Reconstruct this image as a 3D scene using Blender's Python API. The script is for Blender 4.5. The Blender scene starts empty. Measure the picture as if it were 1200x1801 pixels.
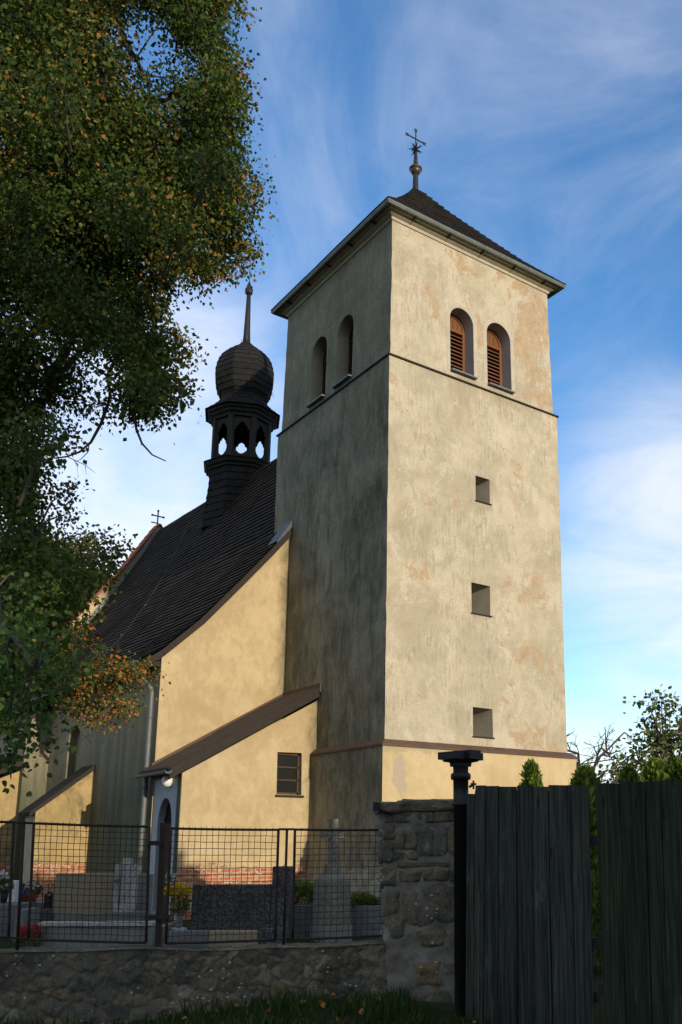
import bpy, bmesh, math, random
import numpy as np
from mathutils import Vector, Matrix, noise as mnoise
from mathutils.geometry import tessellate_polygon
R = math.radians
rng = np.random.default_rng(7)
random.seed(7)
SC = bpy.context.scene
COL = SC.collection

# ------------------------------------------------------------------ camera
F_PX, CX, CY = 1620.74, 779.4, 1118.05          # for a 1200 x 1801 frame
YAW, PITCH, ROLL = R(37.28), R(12.56), R(-0.11)
CAM = np.array([-10.962, -16.465, 1.603])
FWD = np.array([math.sin(YAW)*math.cos(PITCH), math.cos(YAW)*math.cos(PITCH), math.sin(PITCH)])
_r = np.array([math.cos(YAW), -math.sin(YAW), 0.0]); _u = np.cross(_r, FWD)
RT = _r*math.cos(ROLL)+_u*math.sin(ROLL); UP = -_r*math.sin(ROLL)+_u*math.cos(ROLL)
HF = np.array([math.sin(YAW), math.cos(YAW), 0.0]); HR = np.array([math.cos(YAW), -math.sin(YAW), 0.0])
cam = bpy.data.cameras.new("camera"); cam_o = bpy.data.objects.new("camera", cam); COL.objects.link(cam_o)
cam.sensor_fit = 'VERTICAL'; cam.sensor_height = 36.0; cam.lens = F_PX/1801*36.0
cam.shift_x = (600-CX)/1801; cam.shift_y = (CY-900.5)/1801
cam.clip_start = 0.1; cam.clip_end = 3000
cam_o.matrix_world = Matrix(((RT[0], UP[0], -FWD[0], CAM[0]), (RT[1], UP[1], -FWD[1], CAM[1]), (RT[2], UP[2], -FWD[2], CAM[2]), (0, 0, 0, 1)))
SC.camera = cam_o

# ------------------------------------------------------------------ sun, sky, exposure
SUN_EL = R(10.0); SUN_DIR = np.array([0.006, -1.0, 0.0]); SUN_DIR /= np.linalg.norm(SUN_DIR)
SUN_DIR = np.array([SUN_DIR[0]*math.cos(SUN_EL), SUN_DIR[1]*math.cos(SUN_EL), math.sin(SUN_EL)])
sun = bpy.data.lights.new("sun", 'SUN'); sun.energy = 2.3; sun.angle = R(0.53); sun.color = (1.0, 0.86, 0.66)
sun_o = bpy.data.objects.new("sun", sun); COL.objects.link(sun_o)
sun_o.rotation_euler = Vector(-SUN_DIR).to_track_quat('-Z', 'Y').to_euler(); sun_o.location = (-10, -60, 40)
W = bpy.data.worlds.new("World"); SC.world = W; W.use_nodes = True
def build_world():
    nt = W.node_tree; nt.nodes.clear(); L = nt.links.new
    def N(t, **k):
        n = nt.nodes.new(t)
        for a, v in k.items(): setattr(n, a, v)
        return n
    def MA(op, a, b=None, c=None):
        n = N('ShaderNodeMath', operation=op)
        for i, v in enumerate((a, b, c)):
            if v is None: continue
            if isinstance(v, (int, float)): n.inputs[i].default_value = v
            else: L(v, n.inputs[i])
        return n.outputs[0]
    def SS(v, lo, hi):
        n = N('ShaderNodeMapRange', interpolation_type='SMOOTHSTEP'); L(v, n.inputs[0])
        n.inputs[1].default_value = lo; n.inputs[2].default_value = hi
        return n.outputs[0]
    sky = N('ShaderNodeTexSky', sky_type='NISHITA'); sky.sun_disc = False
    sky.sun_elevation = SUN_EL; sky.sun_rotation = math.atan2(SUN_DIR[0], SUN_DIR[1])
    sky.altitude = 250; sky.air_density = 1.0; sky.dust_density = 0.25; sky.ozone_density = 2.2
    tc = N('ShaderNodeTexCoord'); nrm = N('ShaderNodeVectorMath', operation='NORMALIZE'); L(tc.outputs['Generated'], nrm.inputs[0])
    sx = N('ShaderNodeSeparateXYZ'); L(nrm.outputs[0], sx.inputs[0])
    zz = MA('ADD', MA('MAXIMUM', sx.outputs[2], 0.0), 0.34)
    cb = N('ShaderNodeCombineXYZ'); L(MA('DIVIDE', sx.outputs[0], zz), cb.inputs[0]); L(MA('DIVIDE', sx.outputs[1], zz), cb.inputs[1])
    def NZ(scale, detail, rough, dist, off, st=(1.0, 0.75, 1)):
        mp = N('ShaderNodeMapping'); L(cb.outputs[0], mp.inputs[0]); mp.inputs[1].default_value = off; mp.inputs[2].default_value = (0, 0, R(-20)); mp.inputs[3].default_value = st
        n = N('ShaderNodeTexNoise'); n.inputs['Scale'].default_value = scale; n.inputs['Detail'].default_value = detail
        n.inputs['Roughness'].default_value = rough; n.inputs['Distortion'].default_value = dist; L(mp.outputs[0], n.inputs[0]); return n.outputs[0]
    low = SS(sx.outputs[2], 0.62, 0.10)           # banks of cloud gather lower in the sky
    big = NZ(1.15, 7, 0.55, 0.3, (3.1, 1.4, 0))
    wisp = NZ(3.0, 9, 0.62, 1.3, (0.4, 7.3, 0))
    def lobe(az, el, lo, hi):                     # a bank of cloud lying round a compass direction
        d = N('ShaderNodeVectorMath', operation='DOT_PRODUCT'); L(nrm.outputs[0], d.inputs[0])
        d.inputs[1].default_value = (math.sin(R(az))*math.cos(R(el)), math.cos(R(az))*math.cos(R(el)), math.sin(R(el)))
        return SS(d.outputs['Value'], math.cos(R(lo)), math.cos(R(hi)))
    banks = MA('MAXIMUM', lobe(14, 21, 19, 4), MA('MULTIPLY', lobe(55, 18, 14, 2), 0.78))
    streak = NZ(4.5, 8, 0.6, 0.5, (5.5, 2.2, 0), (0.35, 1.6, 1))
    high = lobe(28, 50, 30, 6)                    # thin high cloud over the tower
    over = lobe(222, 58, 75, 40)                  # unseen cloud behind the viewer, added to make the fill light neutral
    cover = MA('ADD', MA('ADD', MA('MULTIPLY', low, 0.14), MA('ADD', MA('MULTIPLY', banks, 0.34), MA('MULTIPLY', over, 0.36))), MA('ADD', MA('ADD', MA('MULTIPLY', big, 0.55), MA('MULTIPLY', wisp, 0.50)), MA('MULTIPLY', streak, 0.07)))
    cover = MA('ADD', cover, MA('MULTIPLY', high, 0.15))
    dens = MA('MAXIMUM', MA('MULTIPLY', SS(cover, 0.58, 1.16), 0.97), SS(sx.outputs[2], 0.20, -0.02))
    dens = MA('MINIMUM', dens, 0.97)
    bg1 = N('ShaderNodeBackground'); bg2 = N('ShaderNodeBackground')
    hs = N('ShaderNodeHueSaturation'); hs.inputs['Saturation'].default_value = 1.22; hs.inputs['Hue'].default_value = 0.506; hs.inputs['Value'].default_value = 1.12; L(sky.outputs[0], hs.inputs['Color'])
    L(hs.outputs[0], bg1.inputs[0]); bg1.inputs[1].default_value = SKY
    bg2.inputs[0].default_value = (0.88, 0.90, 0.97, 1); bg2.inputs[1].default_value = CLOUD
    mx = N('ShaderNodeMixShader'); L(dens, mx.inputs[0]); L(bg1.outputs[0], mx.inputs[1]); L(bg2.outputs[0], mx.inputs[2])
    out = N('ShaderNodeOutputWorld'); L(mx.outputs[0], out.inputs[0])
SKY, CLOUD = 0.15, 0.66
build_world()
SC.view_settings.view_transform = 'Standard'; SC.view_settings.look = 'None'
SC.view_settings.exposure = 0.85; SC.view_settings.gamma = 1.0
SC.cycles.max_bounces = 6; SC.cycles.transparent_max_bounces = 8

# ------------------------------------------------------------------ pixel of the 1200 x 1801 photograph -> point in the place
def ray(px, py): return FWD + RT*(px-CX)/F_PX - UP*(py-CY)/F_PX
def on(px, py, ax, val):
    d = ray(px, py); t = (val-CAM[ax])/d[ax]; return CAM+d*t
def at(px, py, D):                                # at horizontal distance D along the view
    d = ray(px, py); t = D/(d@HF); return CAM+d*t
def on_plane(px, py, P, n):
    d = ray(px, py); t = ((np.asarray(P)-CAM)@n)/(d@n); return CAM+d*t
NA = R(2.8); NO = np.array([0, 4.68, 0.0])
NX = np.array([math.cos(NA), math.sin(NA), 0]); NY = np.array([-math.sin(NA), math.cos(NA), 0])
def nv(x, y, z): return tuple(NO+NX*x+NY*y+np.array([0, 0, z]))   # nave frame -> world

# ------------------------------------------------------------------ materials
class Mt:
    def __init__(s, name, rough=0.85, spec=0.25):
        s.m = bpy.data.materials.new(name); s.m.use_nodes = True
        s.nt = s.m.node_tree; s.p = s.nt.nodes['Principled BSDF']; s.p.inputs['Roughness'].default_value = rough
        s.p.inputs['Specular IOR Level'].default_value = spec
        s.tc = s.nt.nodes.new('ShaderNodeTexCoord')
    def L(s, a, b): s.nt.links.new(a, b)
    def N(s, t, **k):
        n = s.nt.nodes.new(t)
        for a, v in k.items(): setattr(n, a, v)
        return n
    def put(s, v, i):
        if isinstance(v, (int, float)): i.default_value = v
        elif isinstance(v, (tuple, list)): i.default_value = (*v, 1) if len(v) == 3 and i.type == 'RGBA' else v
        else: s.L(v, i)
    def vec(s, scale=(1, 1, 1), off=(0, 0, 0)):
        m = s.N('ShaderNodeMapping'); s.L(s.tc.outputs['Object'], m.inputs[0]); m.inputs[1].default_value = off; m.inputs[3].default_value = scale; return m.outputs[0]
    def noise(s, scale, detail=6, rough=0.6, dist=0.0, st=(1, 1, 1), off=(0, 0, 0)):
        n = s.N('ShaderNodeTexNoise'); s.L(s.vec(st, off), n.inputs[0])
        for k, v in (('Scale', scale), ('Detail', detail), ('Roughness', rough), ('Distortion', dist)): n.inputs[k].default_value = v
        return n.outputs[0]
    def xyz(s):
        n = s.N('ShaderNodeSeparateXYZ'); s.L(s.tc.outputs['Object'], n.inputs[0]); return n.outputs
    def ss(s, v, lo, hi, a=0.0, b=1.0):
        n = s.N('ShaderNodeMapRange', interpolation_type='SMOOTHSTEP'); s.put(v, n.inputs[0])
        for i, x in ((1, lo), (2, hi), (3, a), (4, b)): n.inputs[i].default_value = x
        return n.outputs[0]
    def ma(s, op, a, b=0.0, c=None):
        n = s.N('ShaderNodeMath', operation=op); s.put(a, n.inputs[0]); s.put(b, n.inputs[1])
        if c is not None: s.put(c, n.inputs[2])
        return n.outputs[0]
    def mix(s, f, a, b, mode='MIX'):
        n = s.N('ShaderNodeMix', data_type='RGBA', blend_type=mode); s.put(f, n.inputs[0]); s.put(a, n.inputs[6]); s.put(b, n.inputs[7]); return n.outputs[2]
    def attr(s, name): n = s.N('ShaderNodeAttribute', attribute_name=name); return n.outputs
    def ramp(s, f, stops):
        n = s.N('ShaderNodeValToRGB'); s.put(f, n.inputs[0]); e = n.color_ramp.elements
        while len(e) < len(stops): e.new(0.5)
        for i, (p, c) in enumerate(stops): e[i].position = p; e[i].color = (*c, 1)
        return n.outputs[0]
    def bump(s, h, strength=0.5, dist=0.02, prev=None):
        n = s.N('ShaderNodeBump'); s.put(h, n.inputs['Height']); n.inputs['Strength'].default_value = strength; n.inputs['Distance'].default_value = dist
        if prev is not None: s.L(prev, n.inputs['Normal'])
        return n.outputs[0]
    def done(s, col, nrm=None):
        s.put(col, s.p.inputs['Base Color'])
        if nrm is not None: s.L(nrm, s.p.inputs['Normal'])
        return s.m
def plain(name, col, rough=0.6, var=0.25, scale=9.0, metal=0.0, bump=0.25, st=(1, 1, 1), spec=0.3):
    m = Mt(name, rough, spec); m.p.inputs['Metallic'].default_value = metal
    n = m.noise(scale, 6, 0.65, 0.3, st); n2 = m.noise(scale*6, 4, 0.6, 0, st)
    f = m.ma('ADD', m.ma('MULTIPLY', n, 0.7), m.ma('MULTIPLY', n2, 0.3))
    c = m.ramp(f, [(0.3, tuple(x*(1-var) for x in col)), (0.7, tuple(min(1, x*(1+var)) for x in col))])
    return m.done(c, m.bump(f, bump, 0.008))
MATS = {}
def tower_plaster():
    m = Mt("weathered_plaster", 0.93, 0.15); x, y, z = m.xyz()
    n0 = m.noise(0.75, 9, 0.65, 0.5); n1 = m.noise(2.1, 11, 0.74, 0.35, (1, 1, 0.8), (4, 2, 1)); n2 = m.noise(1.15, 12, 0.74, 0.35, (1, 1, 0.9), (9, 5, 3))
    n3 = m.noise(3.2, 8, 0.7, 0.3, (1, 1, 0.22), (2, 8, 2)); fine = m.noise(26, 6, 0.7); grit = m.noise(70, 4, 0.7)
    mid = m.noise(5.2, 13, 0.80, 0.15, (1, 1, 0.55), (1, 6, 2)); vst = m.noise(15, 9, 0.78, 0.1, (1, 1, 0.16), (6, 3, 3))
    f = m.ma('ADD', m.ma('MULTIPLY', n0, 0.75), m.ma('MULTIPLY', mid, 0.30))
    c = m.mix(m.ss(f, 0.42, 0.62), (0.375, 0.322, 0.225), (0.500, 0.436, 0.318))
    c = m.mix(m.ss(m.ma('ADD', m.ma('MULTIPLY', n1, .75), m.ma('MULTIPLY', mid, .25)), 0.53, 0.60, 0, 0.65), c, (0.545, 0.488, 0.375))
    zone = m.ss(m.noise(0.62, 8, .65, .4, (1, 1, .8), (2, 7, 7)), 0.44, 0.60)
    grime = m.ma('MULTIPLY', zone, m.ss(m.ma('ADD', m.ma('MULTIPLY', vst, .55), m.ma('MULTIPLY', mid, .45)), 0.47, 0.60))
    c = m.mix(m.ma('MULTIPLY', grime, 0.72), c, (0.235, 0.205, 0.142))
    c = m.mix(m.ss(n3, 0.56, 0.72, 0, 0.35), c, (0.250, 0.222, 0.155))
    bias = m.ma('ADD', m.ss(z, 11.8, 15.3, 0, 0.040), m.ss(x, 3.0, 5.0, 0, 0.050))
    tan = m.ma('ADD', m.ma('ADD', m.ma('MULTIPLY', n2, .8), m.ma('MULTIPLY', mid, .2)), bias)
    c = m.mix(m.ss(tan, 0.578, 0.600, 0, 0.85), c, m.mix(m.ss(mid, .4, .6), (0.360, 0.250, 0.145), (0.455, 0.330, 0.210)))
    sp = m.noise(5.5, 9, 0.8, 0.3, (1, 1, 1), (7, 7, 7))
    c = m.mix(m.ma('MULTIPLY', m.ss(sp, 0.605, 0.622), m.ss(m.ma('ADD', n2, bias), .50, .57, 0, .75)), c, (0.39, 0.285, 0.18))
    c = m.mix(m.ss(sp, 0.345, 0.325, 0, 0.7), c, (0.19, 0.165, 0.115))
    c = m.mix(m.ss(grit, 0.64, 0.72, 0, 0.65), c, (0.15, 0.125, 0.085))
    c = m.mix(m.ss(m.ma('ADD', z, m.ma('MULTIPLY', n1, 0.6)), 4.25, 3.95, 0, 0.4), c, (0.40, 0.29, 0.19))
    c = m.mix(m.ss(fine, .45, .62, 0.0, 0.32), c, (0.225, 0.195, 0.14))
    for wx, wz in ((2.26, 13.0), (3.49, 13.0), (2.8, 9.75), (2.72, 6.9), (2.73, 3.96)):   # rain runs below the sills
        dxs = m.ma('ABSOLUTE', m.ma('SUBTRACT', m.ma('ADD', x, m.ma('MULTIPLY', m.ma('SUBTRACT', mid, .5), .25)), wx)); below = m.ma('SUBTRACT', wz, z)
        run = m.ma('MULTIPLY', m.ma('MULTIPLY', m.ss(dxs, .42, .10), m.ss(below, 0, .08)), m.ma('MULTIPLY', m.ss(below, 1.5, .1), m.ss(vst, .42, .58)))
        c = m.mix(m.ma('MULTIPLY', run, .45), c, (0.20, 0.175, 0.125))
    crack = m.N('ShaderNodeTexVoronoi', feature='DISTANCE_TO_EDGE'); crack.inputs['Scale'].default_value = 0.9
    mv = m.N('ShaderNodeVectorMath', operation='ADD'); m.L(m.vec(), mv.inputs[0])
    nn = m.N('ShaderNodeTexNoise'); nn.inputs['Scale'].default_value = 2.5; nn.inputs['Detail'].default_value = 6; m.L(m.vec(), nn.inputs[0]); m.L(nn.outputs[1], mv.inputs[1]); m.L(mv.outputs[0], crack.inputs[0])
    ck = m.ma('MULTIPLY', m.ss(crack.outputs[0], 0.012, 0.002), m.ss(n0, 0.52, 0.60))
    c = m.mix(m.ma('MULTIPLY', ck, 0.5), c, (0.16, 0.12, 0.08))
    h = m.ma('ADD', m.ma('MULTIPLY', mid, 1.0), m.ma('ADD', m.ma('MULTIPLY', fine, 0.35), m.ma('MULTIPLY', m.ss(tan, 0.60, 0.64), -0.25)))
    return m.done(c, m.bump(grit, 0.35, 0.006, m.bump(h, 0.55, 0.045)))
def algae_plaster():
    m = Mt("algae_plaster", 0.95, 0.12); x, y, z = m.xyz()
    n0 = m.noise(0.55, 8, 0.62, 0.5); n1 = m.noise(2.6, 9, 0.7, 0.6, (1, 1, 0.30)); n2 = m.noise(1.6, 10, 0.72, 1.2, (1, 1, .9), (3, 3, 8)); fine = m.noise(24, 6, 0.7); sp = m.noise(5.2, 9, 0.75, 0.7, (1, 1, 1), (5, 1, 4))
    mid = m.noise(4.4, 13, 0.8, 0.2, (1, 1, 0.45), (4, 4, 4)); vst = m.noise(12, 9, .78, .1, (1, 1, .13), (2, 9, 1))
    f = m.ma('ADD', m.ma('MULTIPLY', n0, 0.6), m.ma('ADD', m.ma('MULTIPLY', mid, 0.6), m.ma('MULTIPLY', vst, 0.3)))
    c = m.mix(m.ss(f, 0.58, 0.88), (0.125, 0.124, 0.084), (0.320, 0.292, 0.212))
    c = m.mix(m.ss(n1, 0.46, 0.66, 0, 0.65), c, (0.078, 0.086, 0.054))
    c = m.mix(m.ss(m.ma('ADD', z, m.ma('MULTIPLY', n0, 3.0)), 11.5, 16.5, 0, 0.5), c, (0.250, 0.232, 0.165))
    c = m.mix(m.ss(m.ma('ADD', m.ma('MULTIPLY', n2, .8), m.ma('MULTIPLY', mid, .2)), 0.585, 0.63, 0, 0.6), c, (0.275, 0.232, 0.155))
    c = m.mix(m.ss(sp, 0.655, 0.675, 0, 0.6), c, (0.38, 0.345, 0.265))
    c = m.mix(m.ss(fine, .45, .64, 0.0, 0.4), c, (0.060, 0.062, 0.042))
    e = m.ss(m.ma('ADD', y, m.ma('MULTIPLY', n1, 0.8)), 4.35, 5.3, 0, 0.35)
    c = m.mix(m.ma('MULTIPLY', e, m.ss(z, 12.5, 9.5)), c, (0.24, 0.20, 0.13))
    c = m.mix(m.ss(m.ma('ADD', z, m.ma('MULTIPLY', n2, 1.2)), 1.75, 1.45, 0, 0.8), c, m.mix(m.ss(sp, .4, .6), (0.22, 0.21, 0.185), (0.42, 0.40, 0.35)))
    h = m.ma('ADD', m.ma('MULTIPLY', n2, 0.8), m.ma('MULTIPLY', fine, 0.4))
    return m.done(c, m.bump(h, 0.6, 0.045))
def yellow_plaster(name="ochre_plaster", brick=True, base=((0.395, 0.302, 0.168), (0.520, 0.412, 0.245)), dirt=0.0, corner=False, stain=0):
    m = Mt(name, 0.92, 0.15); x, y, z = m.xyz()
    n0 = m.noise(0.8, 8, 0.6, 0.6); n1 = m.noise(3.0, 9, 0.7, 0.7, (1, 1, .5)); fine = m.noise(30, 6, 0.7); sp = m.noise(8.5, 7, 0.75, 0.8, (1, 1, 1), (3, 4, 1))
    mid = m.noise(5.0, 12, .78, .2, (1, 1, .6), (3, 1, 1)); c = m.mix(m.ss(m.ma('ADD', m.ma('MULTIPLY', n0, .6), m.ma('MULTIPLY', mid, .5)), 0.44, 0.68), base[0], base[1]); c = m.mix(m.ss(m.noise(11, 8, .75, .2, (1, 1, .14), (2, 2, 6)), .56, .72, 0, .35), c, (0.30, 0.235, 0.125))
    c = m.mix(m.ss(n1, 0.55, 0.75, 0, 0.30), c, (0.33, 0.262, 0.14))
    c = m.mix(m.ss(sp, 0.70, 0.73, 0, 0.6), c, (0.27, 0.20, 0.11))
    c = m.mix(m.ss(fine, .35, .75, 0, .16), c, (0.27, 0.20, 0.10))
    if stain:
        st_ = m.noise(0.85, 11, .74, .5, (1, 1, .7), (5, 2, 9)); c = m.mix(m.ss(st_, .50, .60, 0, .7), c, m.mix(mid, (0.105, 0.098, 0.055), (0.20, 0.165, 0.085)))
    if dirt:
        c = m.mix(m.ss(m.ma('ADD', x, m.ma('MULTIPLY', n1, 0.9)), 0.05, 0.50, 0, 0.85), c, (0.13, 0.112, 0.066))
    if corner:                                       # repair mortar near the tower's corner
        dx = m.ma('SUBTRACT', x, 0.30); dz = m.ma('SUBTRACT', z, 2.98)
        d = m.ma('ADD', m.ma('SQRT', m.ma('ADD', m.ma('MULTIPLY', m.ma('MULTIPLY', dx, dx), 3.6), m.ma('MULTIPLY', m.ma('MULTIPLY', dz, dz), 0.8))), m.ma('MULTIPLY', m.ma('SUBTRACT', m.noise(3.4, 8, .7, .6), 0.5), 0.9))
        c = m.mix(m.ss(d, 0.34, 0.31, 0, 0.85), c, (0.36, 0.30, 0.225))
        e = m.ma('ADD', z, m.ma('MULTIPLY', m.noise(2.4, 9, .75, 1.0), 0.7))
        c = m.mix(m.ma('MULTIPLY', m.ss(e, 3.80, 3.86, 0, 0.7), m.ss(x, 1.9, 1.2)), c, (0.33, 0.275, 0.18))
    nb = m.bump(m.ma('ADD', m.ma('MULTIPLY', n1, 0.5), m.ma('MULTIPLY', fine, 0.4)), 0.40, 0.03)
    if brick:
        cv = m.N('ShaderNodeCombineXYZ'); m.L(m.ma('ADD', x, y), cv.inputs[0]); m.L(z, cv.inputs[1])
        b = m.N('ShaderNodeTexBrick'); m.L(cv.outputs[0], b.inputs[0]); b.inputs['Scale'].default_value = 1.0
        b.inputs['Brick Width'].default_value = 0.29; b.inputs['Row Height'].default_value = 0.085; b.inputs['Mortar Size'].default_value = 0.012
        b.inputs['Color1'].default_value = (0.36, 0.095, 0.035, 1); b.inputs['Color2'].default_value = (0.45, 0.16, 0.07, 1); b.inputs['Mortar'].default_value = (0.42, 0.34, 0.25, 1)
        lowm = m.ss(m.ma('ADD', z, m.ma('MULTIPLY', m.noise(3.0, 8, .7, .8, (1, 1, 1), (1, 1, 5)), 0.55)), 1.36, 1.32)
        rem = m.ss(m.noise(4.2, 9, .75, 1.2, (1, 1, 1.4), (8, 2, 2)), 0.52, 0.56)
        bc = m.mix(rem, b.outputs[0], m.mix(n1, (0.50, 0.32, 0.20), (0.56, 0.42, 0.30)))
        c = m.mix(lowm, c, bc)
        nb = m.bump(m.ma('ADD', m.ma('MULTIPLY', lowm, -1.0), m.ma('MULTIPLY', m.ma('MULTIPLY', rem, lowm), 0.6)), 0.6, 0.03, nb)
    return m.done(c, nb)
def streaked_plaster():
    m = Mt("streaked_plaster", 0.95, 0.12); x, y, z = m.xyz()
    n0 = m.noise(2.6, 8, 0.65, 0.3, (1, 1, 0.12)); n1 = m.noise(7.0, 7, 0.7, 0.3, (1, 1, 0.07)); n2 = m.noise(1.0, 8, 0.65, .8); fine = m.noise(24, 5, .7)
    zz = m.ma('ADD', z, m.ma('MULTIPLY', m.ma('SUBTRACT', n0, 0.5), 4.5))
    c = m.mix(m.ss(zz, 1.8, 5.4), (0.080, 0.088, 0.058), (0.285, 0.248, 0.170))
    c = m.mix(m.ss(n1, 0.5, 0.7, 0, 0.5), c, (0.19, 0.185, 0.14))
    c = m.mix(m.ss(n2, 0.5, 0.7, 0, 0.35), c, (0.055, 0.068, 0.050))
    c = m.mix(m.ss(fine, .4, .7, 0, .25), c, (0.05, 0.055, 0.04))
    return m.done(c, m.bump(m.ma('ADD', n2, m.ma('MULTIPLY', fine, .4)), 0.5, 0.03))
def shingle(name, c0, c1, w=0.14):
    m = Mt(name, 0.92, 0.08); x, y, z = m.xyz()
    n = m.noise(1.2, 8, .65, .5); f = m.noise(18, 6, .7, .2, (1, 1, .35))
    v = m.N('ShaderNodeTexVoronoi'); v.inputs['Scale'].default_value = 1.0/w; m.L(m.vec((1, 1, .7)), v.inputs[0])
    c = m.mix(m.ss(n, .35, .65), c0, c1)
    sep = m.N('ShaderNodeSeparateColor'); m.L(v.outputs['Color'], sep.inputs[0])
    c = m.mix(m.ma('MULTIPLY', sep.outputs[0], 0.45), c, tuple(k*1.9 for k in c1))
    c = m.mix(m.ss(f, .5, .75, 0, .5), c, tuple(k*0.4 for k in c0))
    return m.done(c, m.bump(m.ma('ADD', f, m.ma('MULTIPLY', sep.outputs[1], .6)), .5, .02))
def wood(name, c0, c1, rough=0.8, gs=1.0):
    m = Mt(name, rough, .2); x, y, z = m.xyz(); a = m.attr('rnd')[2]
    cb = m.N('ShaderNodeCombineXYZ'); m.L(m.ma('ADD', m.ma('ADD', x, y), m.ma('MULTIPLY', a, 37.0)), cb.inputs[0]); m.L(m.ma('SUBTRACT', x, y), cb.inputs[1]); m.L(z, cb.inputs[2])
    def nz(sc, st, d=.6):
        n = m.N('ShaderNodeTexNoise'); mp = m.N('ShaderNodeMapping'); m.L(cb.outputs[0], mp.inputs[0]); mp.inputs[3].default_value = st; m.L(mp.outputs[0], n.inputs[0])
        n.inputs['Scale'].default_value = sc; n.inputs['Detail'].default_value = 8; n.inputs['Roughness'].default_value = .7; n.inputs['Distortion'].default_value = d; return n.outputs[0]
    g = nz(34*gs, (1, 1, .035)); g2 = nz(5*gs, (1, 1, .25), 1.0)
    c = m.mix(m.ss(g, .35, .65), c0, c1)
    c = m.mix(m.ma('MULTIPLY', a, .55), c, tuple(k*.45 for k in c0))
    c = m.mix(m.ss(g2, .55, .75, 0, .5), c, tuple(k*1.55 for k in c1))
    kn = m.N('ShaderNodeTexVoronoi'); mp = m.N('ShaderNodeMapping'); m.L(cb.outputs[0], mp.inputs[0]); mp.inputs[3].default_value = (5, 5, 1.6); m.L(mp.outputs[0], kn.inputs[0]); kn.inputs['Scale'].default_value = 1
    c = m.mix(m.ss(kn.outputs[0], .13, .07, 0, .7), c, tuple(k*.3 for k in c0))
    return m.done(c, m.bump(m.ma('ADD', g, m.ss(kn.outputs[0], .0, .15)), .6, .006))
def leaf_mat(name, stops, trans=0.25):
    m = Mt(name, 0.62, 0.12); a = m.attr('rnd')[2]
    c = m.ramp(a, stops); m.put(c, m.p.inputs['Base Color'])
    t = m.N('ShaderNodeBsdfTranslucent'); m.put(m.mix(0.5, c, (0.10, 0.13, 0.01)), t.inputs[0])
    mx = m.N('ShaderNodeMixShader'); mx.inputs[0].default_value = trans; m.L(m.p.outputs[0], mx.inputs[1]); m.L(t.outputs[0], mx.inputs[2])
    m.L(mx.outputs[0], m.nt.nodes['Material Output'].inputs[0]); return m.m
def rubble():
    m = Mt("rubble_stone", 0.95, .12); a = m.attr('rnd')[2]; k = m.attr('joint')[2]
    n = m.noise(7, 14, .82, .3); f = m.noise(38, 8, .8); pt = m.noise(1.3, 9, .72, .6, (1, 1, 1.6), (6, 1, 1)); dk = m.noise(2.2, 10, .75, .4, (1, 1, 1.3), (1, 8, 3))
    c = m.ramp(a, [(0.0, (0.080, 0.086, 0.064)), (0.35, (0.195, 0.165, 0.115)), (0.6, (0.125, 0.135, 0.106)), (0.8, (0.235, 0.175, 0.098)), (1.0, (0.26, 0.25, 0.205))])
    c = m.mix(m.ss(n, .38, .62), c, m.mix(.30, c, (0.19, 0.175, 0.135)))
    c = m.mix(m.ss(k, .6, .98, 0, .65), c, (0.165, 0.152, 0.118))
    c = m.mix(m.ss(dk, .48, .62, 0, .7), c, (0.048, 0.052, 0.038))
    c = m.mix(m.ss(pt, .58, .68, 0, .7), c, (0.30, 0.255, 0.185))
    c = m.mix(m.ss(f, .50, .62, 0, .65), c, (0.030, 0.031, 0.024))
    c = m.mix(m.ss(f, .42, .34, 0, .45), c, (0.22, 0.205, 0.165))
    v = m.N('ShaderNodeTexVoronoi'); v.inputs['Scale'].default_value = 20; m.L(m.vec((1, 1, 1.5)), v.inputs[0]); sep = m.N('ShaderNodeSeparateColor'); m.L(v.outputs['Color'], sep.inputs[0])
    fl = m.ma('MULTIPLY', m.ss(v.outputs['Distance'], .36, .22), m.ma('MULTIPLY', m.ss(sep.outputs[0], .80, .84), m.ss(m.noise(1.7, 6, .7, 0, (1, 1, 1), (3, 3, 3)), .47, .56)))
    c = m.mix(m.ma('MULTIPLY', fl, .9), c, (0.52, 0.51, 0.46))
    return m.done(c, m.bump(m.ma('ADD', n, m.ma('MULTIPLY', f, .7)), 1.0, .03))
def granite(name, c0, c1, sc=90, rough=.45, stain=None):
    m = Mt(name, rough, .4); f = m.noise(sc, 3, .8); n = m.noise(2.5, 7, .6, .5)
    c = m.mix(m.ss(f, .42, .58), c0, c1)
    c = m.mix(m.ss(n, .45, .7, 0, .5), c, stain or tuple(x*.6 for x in c0))
    return m.done(c, m.bump(f, .2, .003))
def earth(name, c0, c1):
    m = Mt(name, 1, .05); n = m.noise(1.5, 9, .7, .4); f = m.noise(30, 6, .75)
    return m.done(m.mix(m.ss(f, .35, .65), m.mix(n, c0, c1), tuple(x*.5 for x in c0)), m.bump(f, .8, .03))
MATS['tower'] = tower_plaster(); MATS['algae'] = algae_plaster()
MATS['ochre'] = yellow_plaster(dirt=1); MATS['ochre_nave'] = yellow_plaster("ochre_plaster_gable", False, dirt=1); MATS['ochre_plinth'] = yellow_plaster("ochre_plaster_plinth", True, ((0.44, 0.330, 0.175), (0.53, 0.412, 0.235)), corner=True)
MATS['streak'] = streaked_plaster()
MATS['buttress'] = yellow_plaster("stained_ochre_plaster", True, ((0.30, 0.225, 0.105), (0.47, 0.345, 0.165)), stain=1)
MATS['reveal'] = plain("grey_limewash", (0.34, 0.325, 0.30), .95, .18, 4, bump=.3)
MATS['surround'] = plain("pale_limewash", (0.395, 0.355, 0.275), .95, .18, 5, bump=.3)
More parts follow.
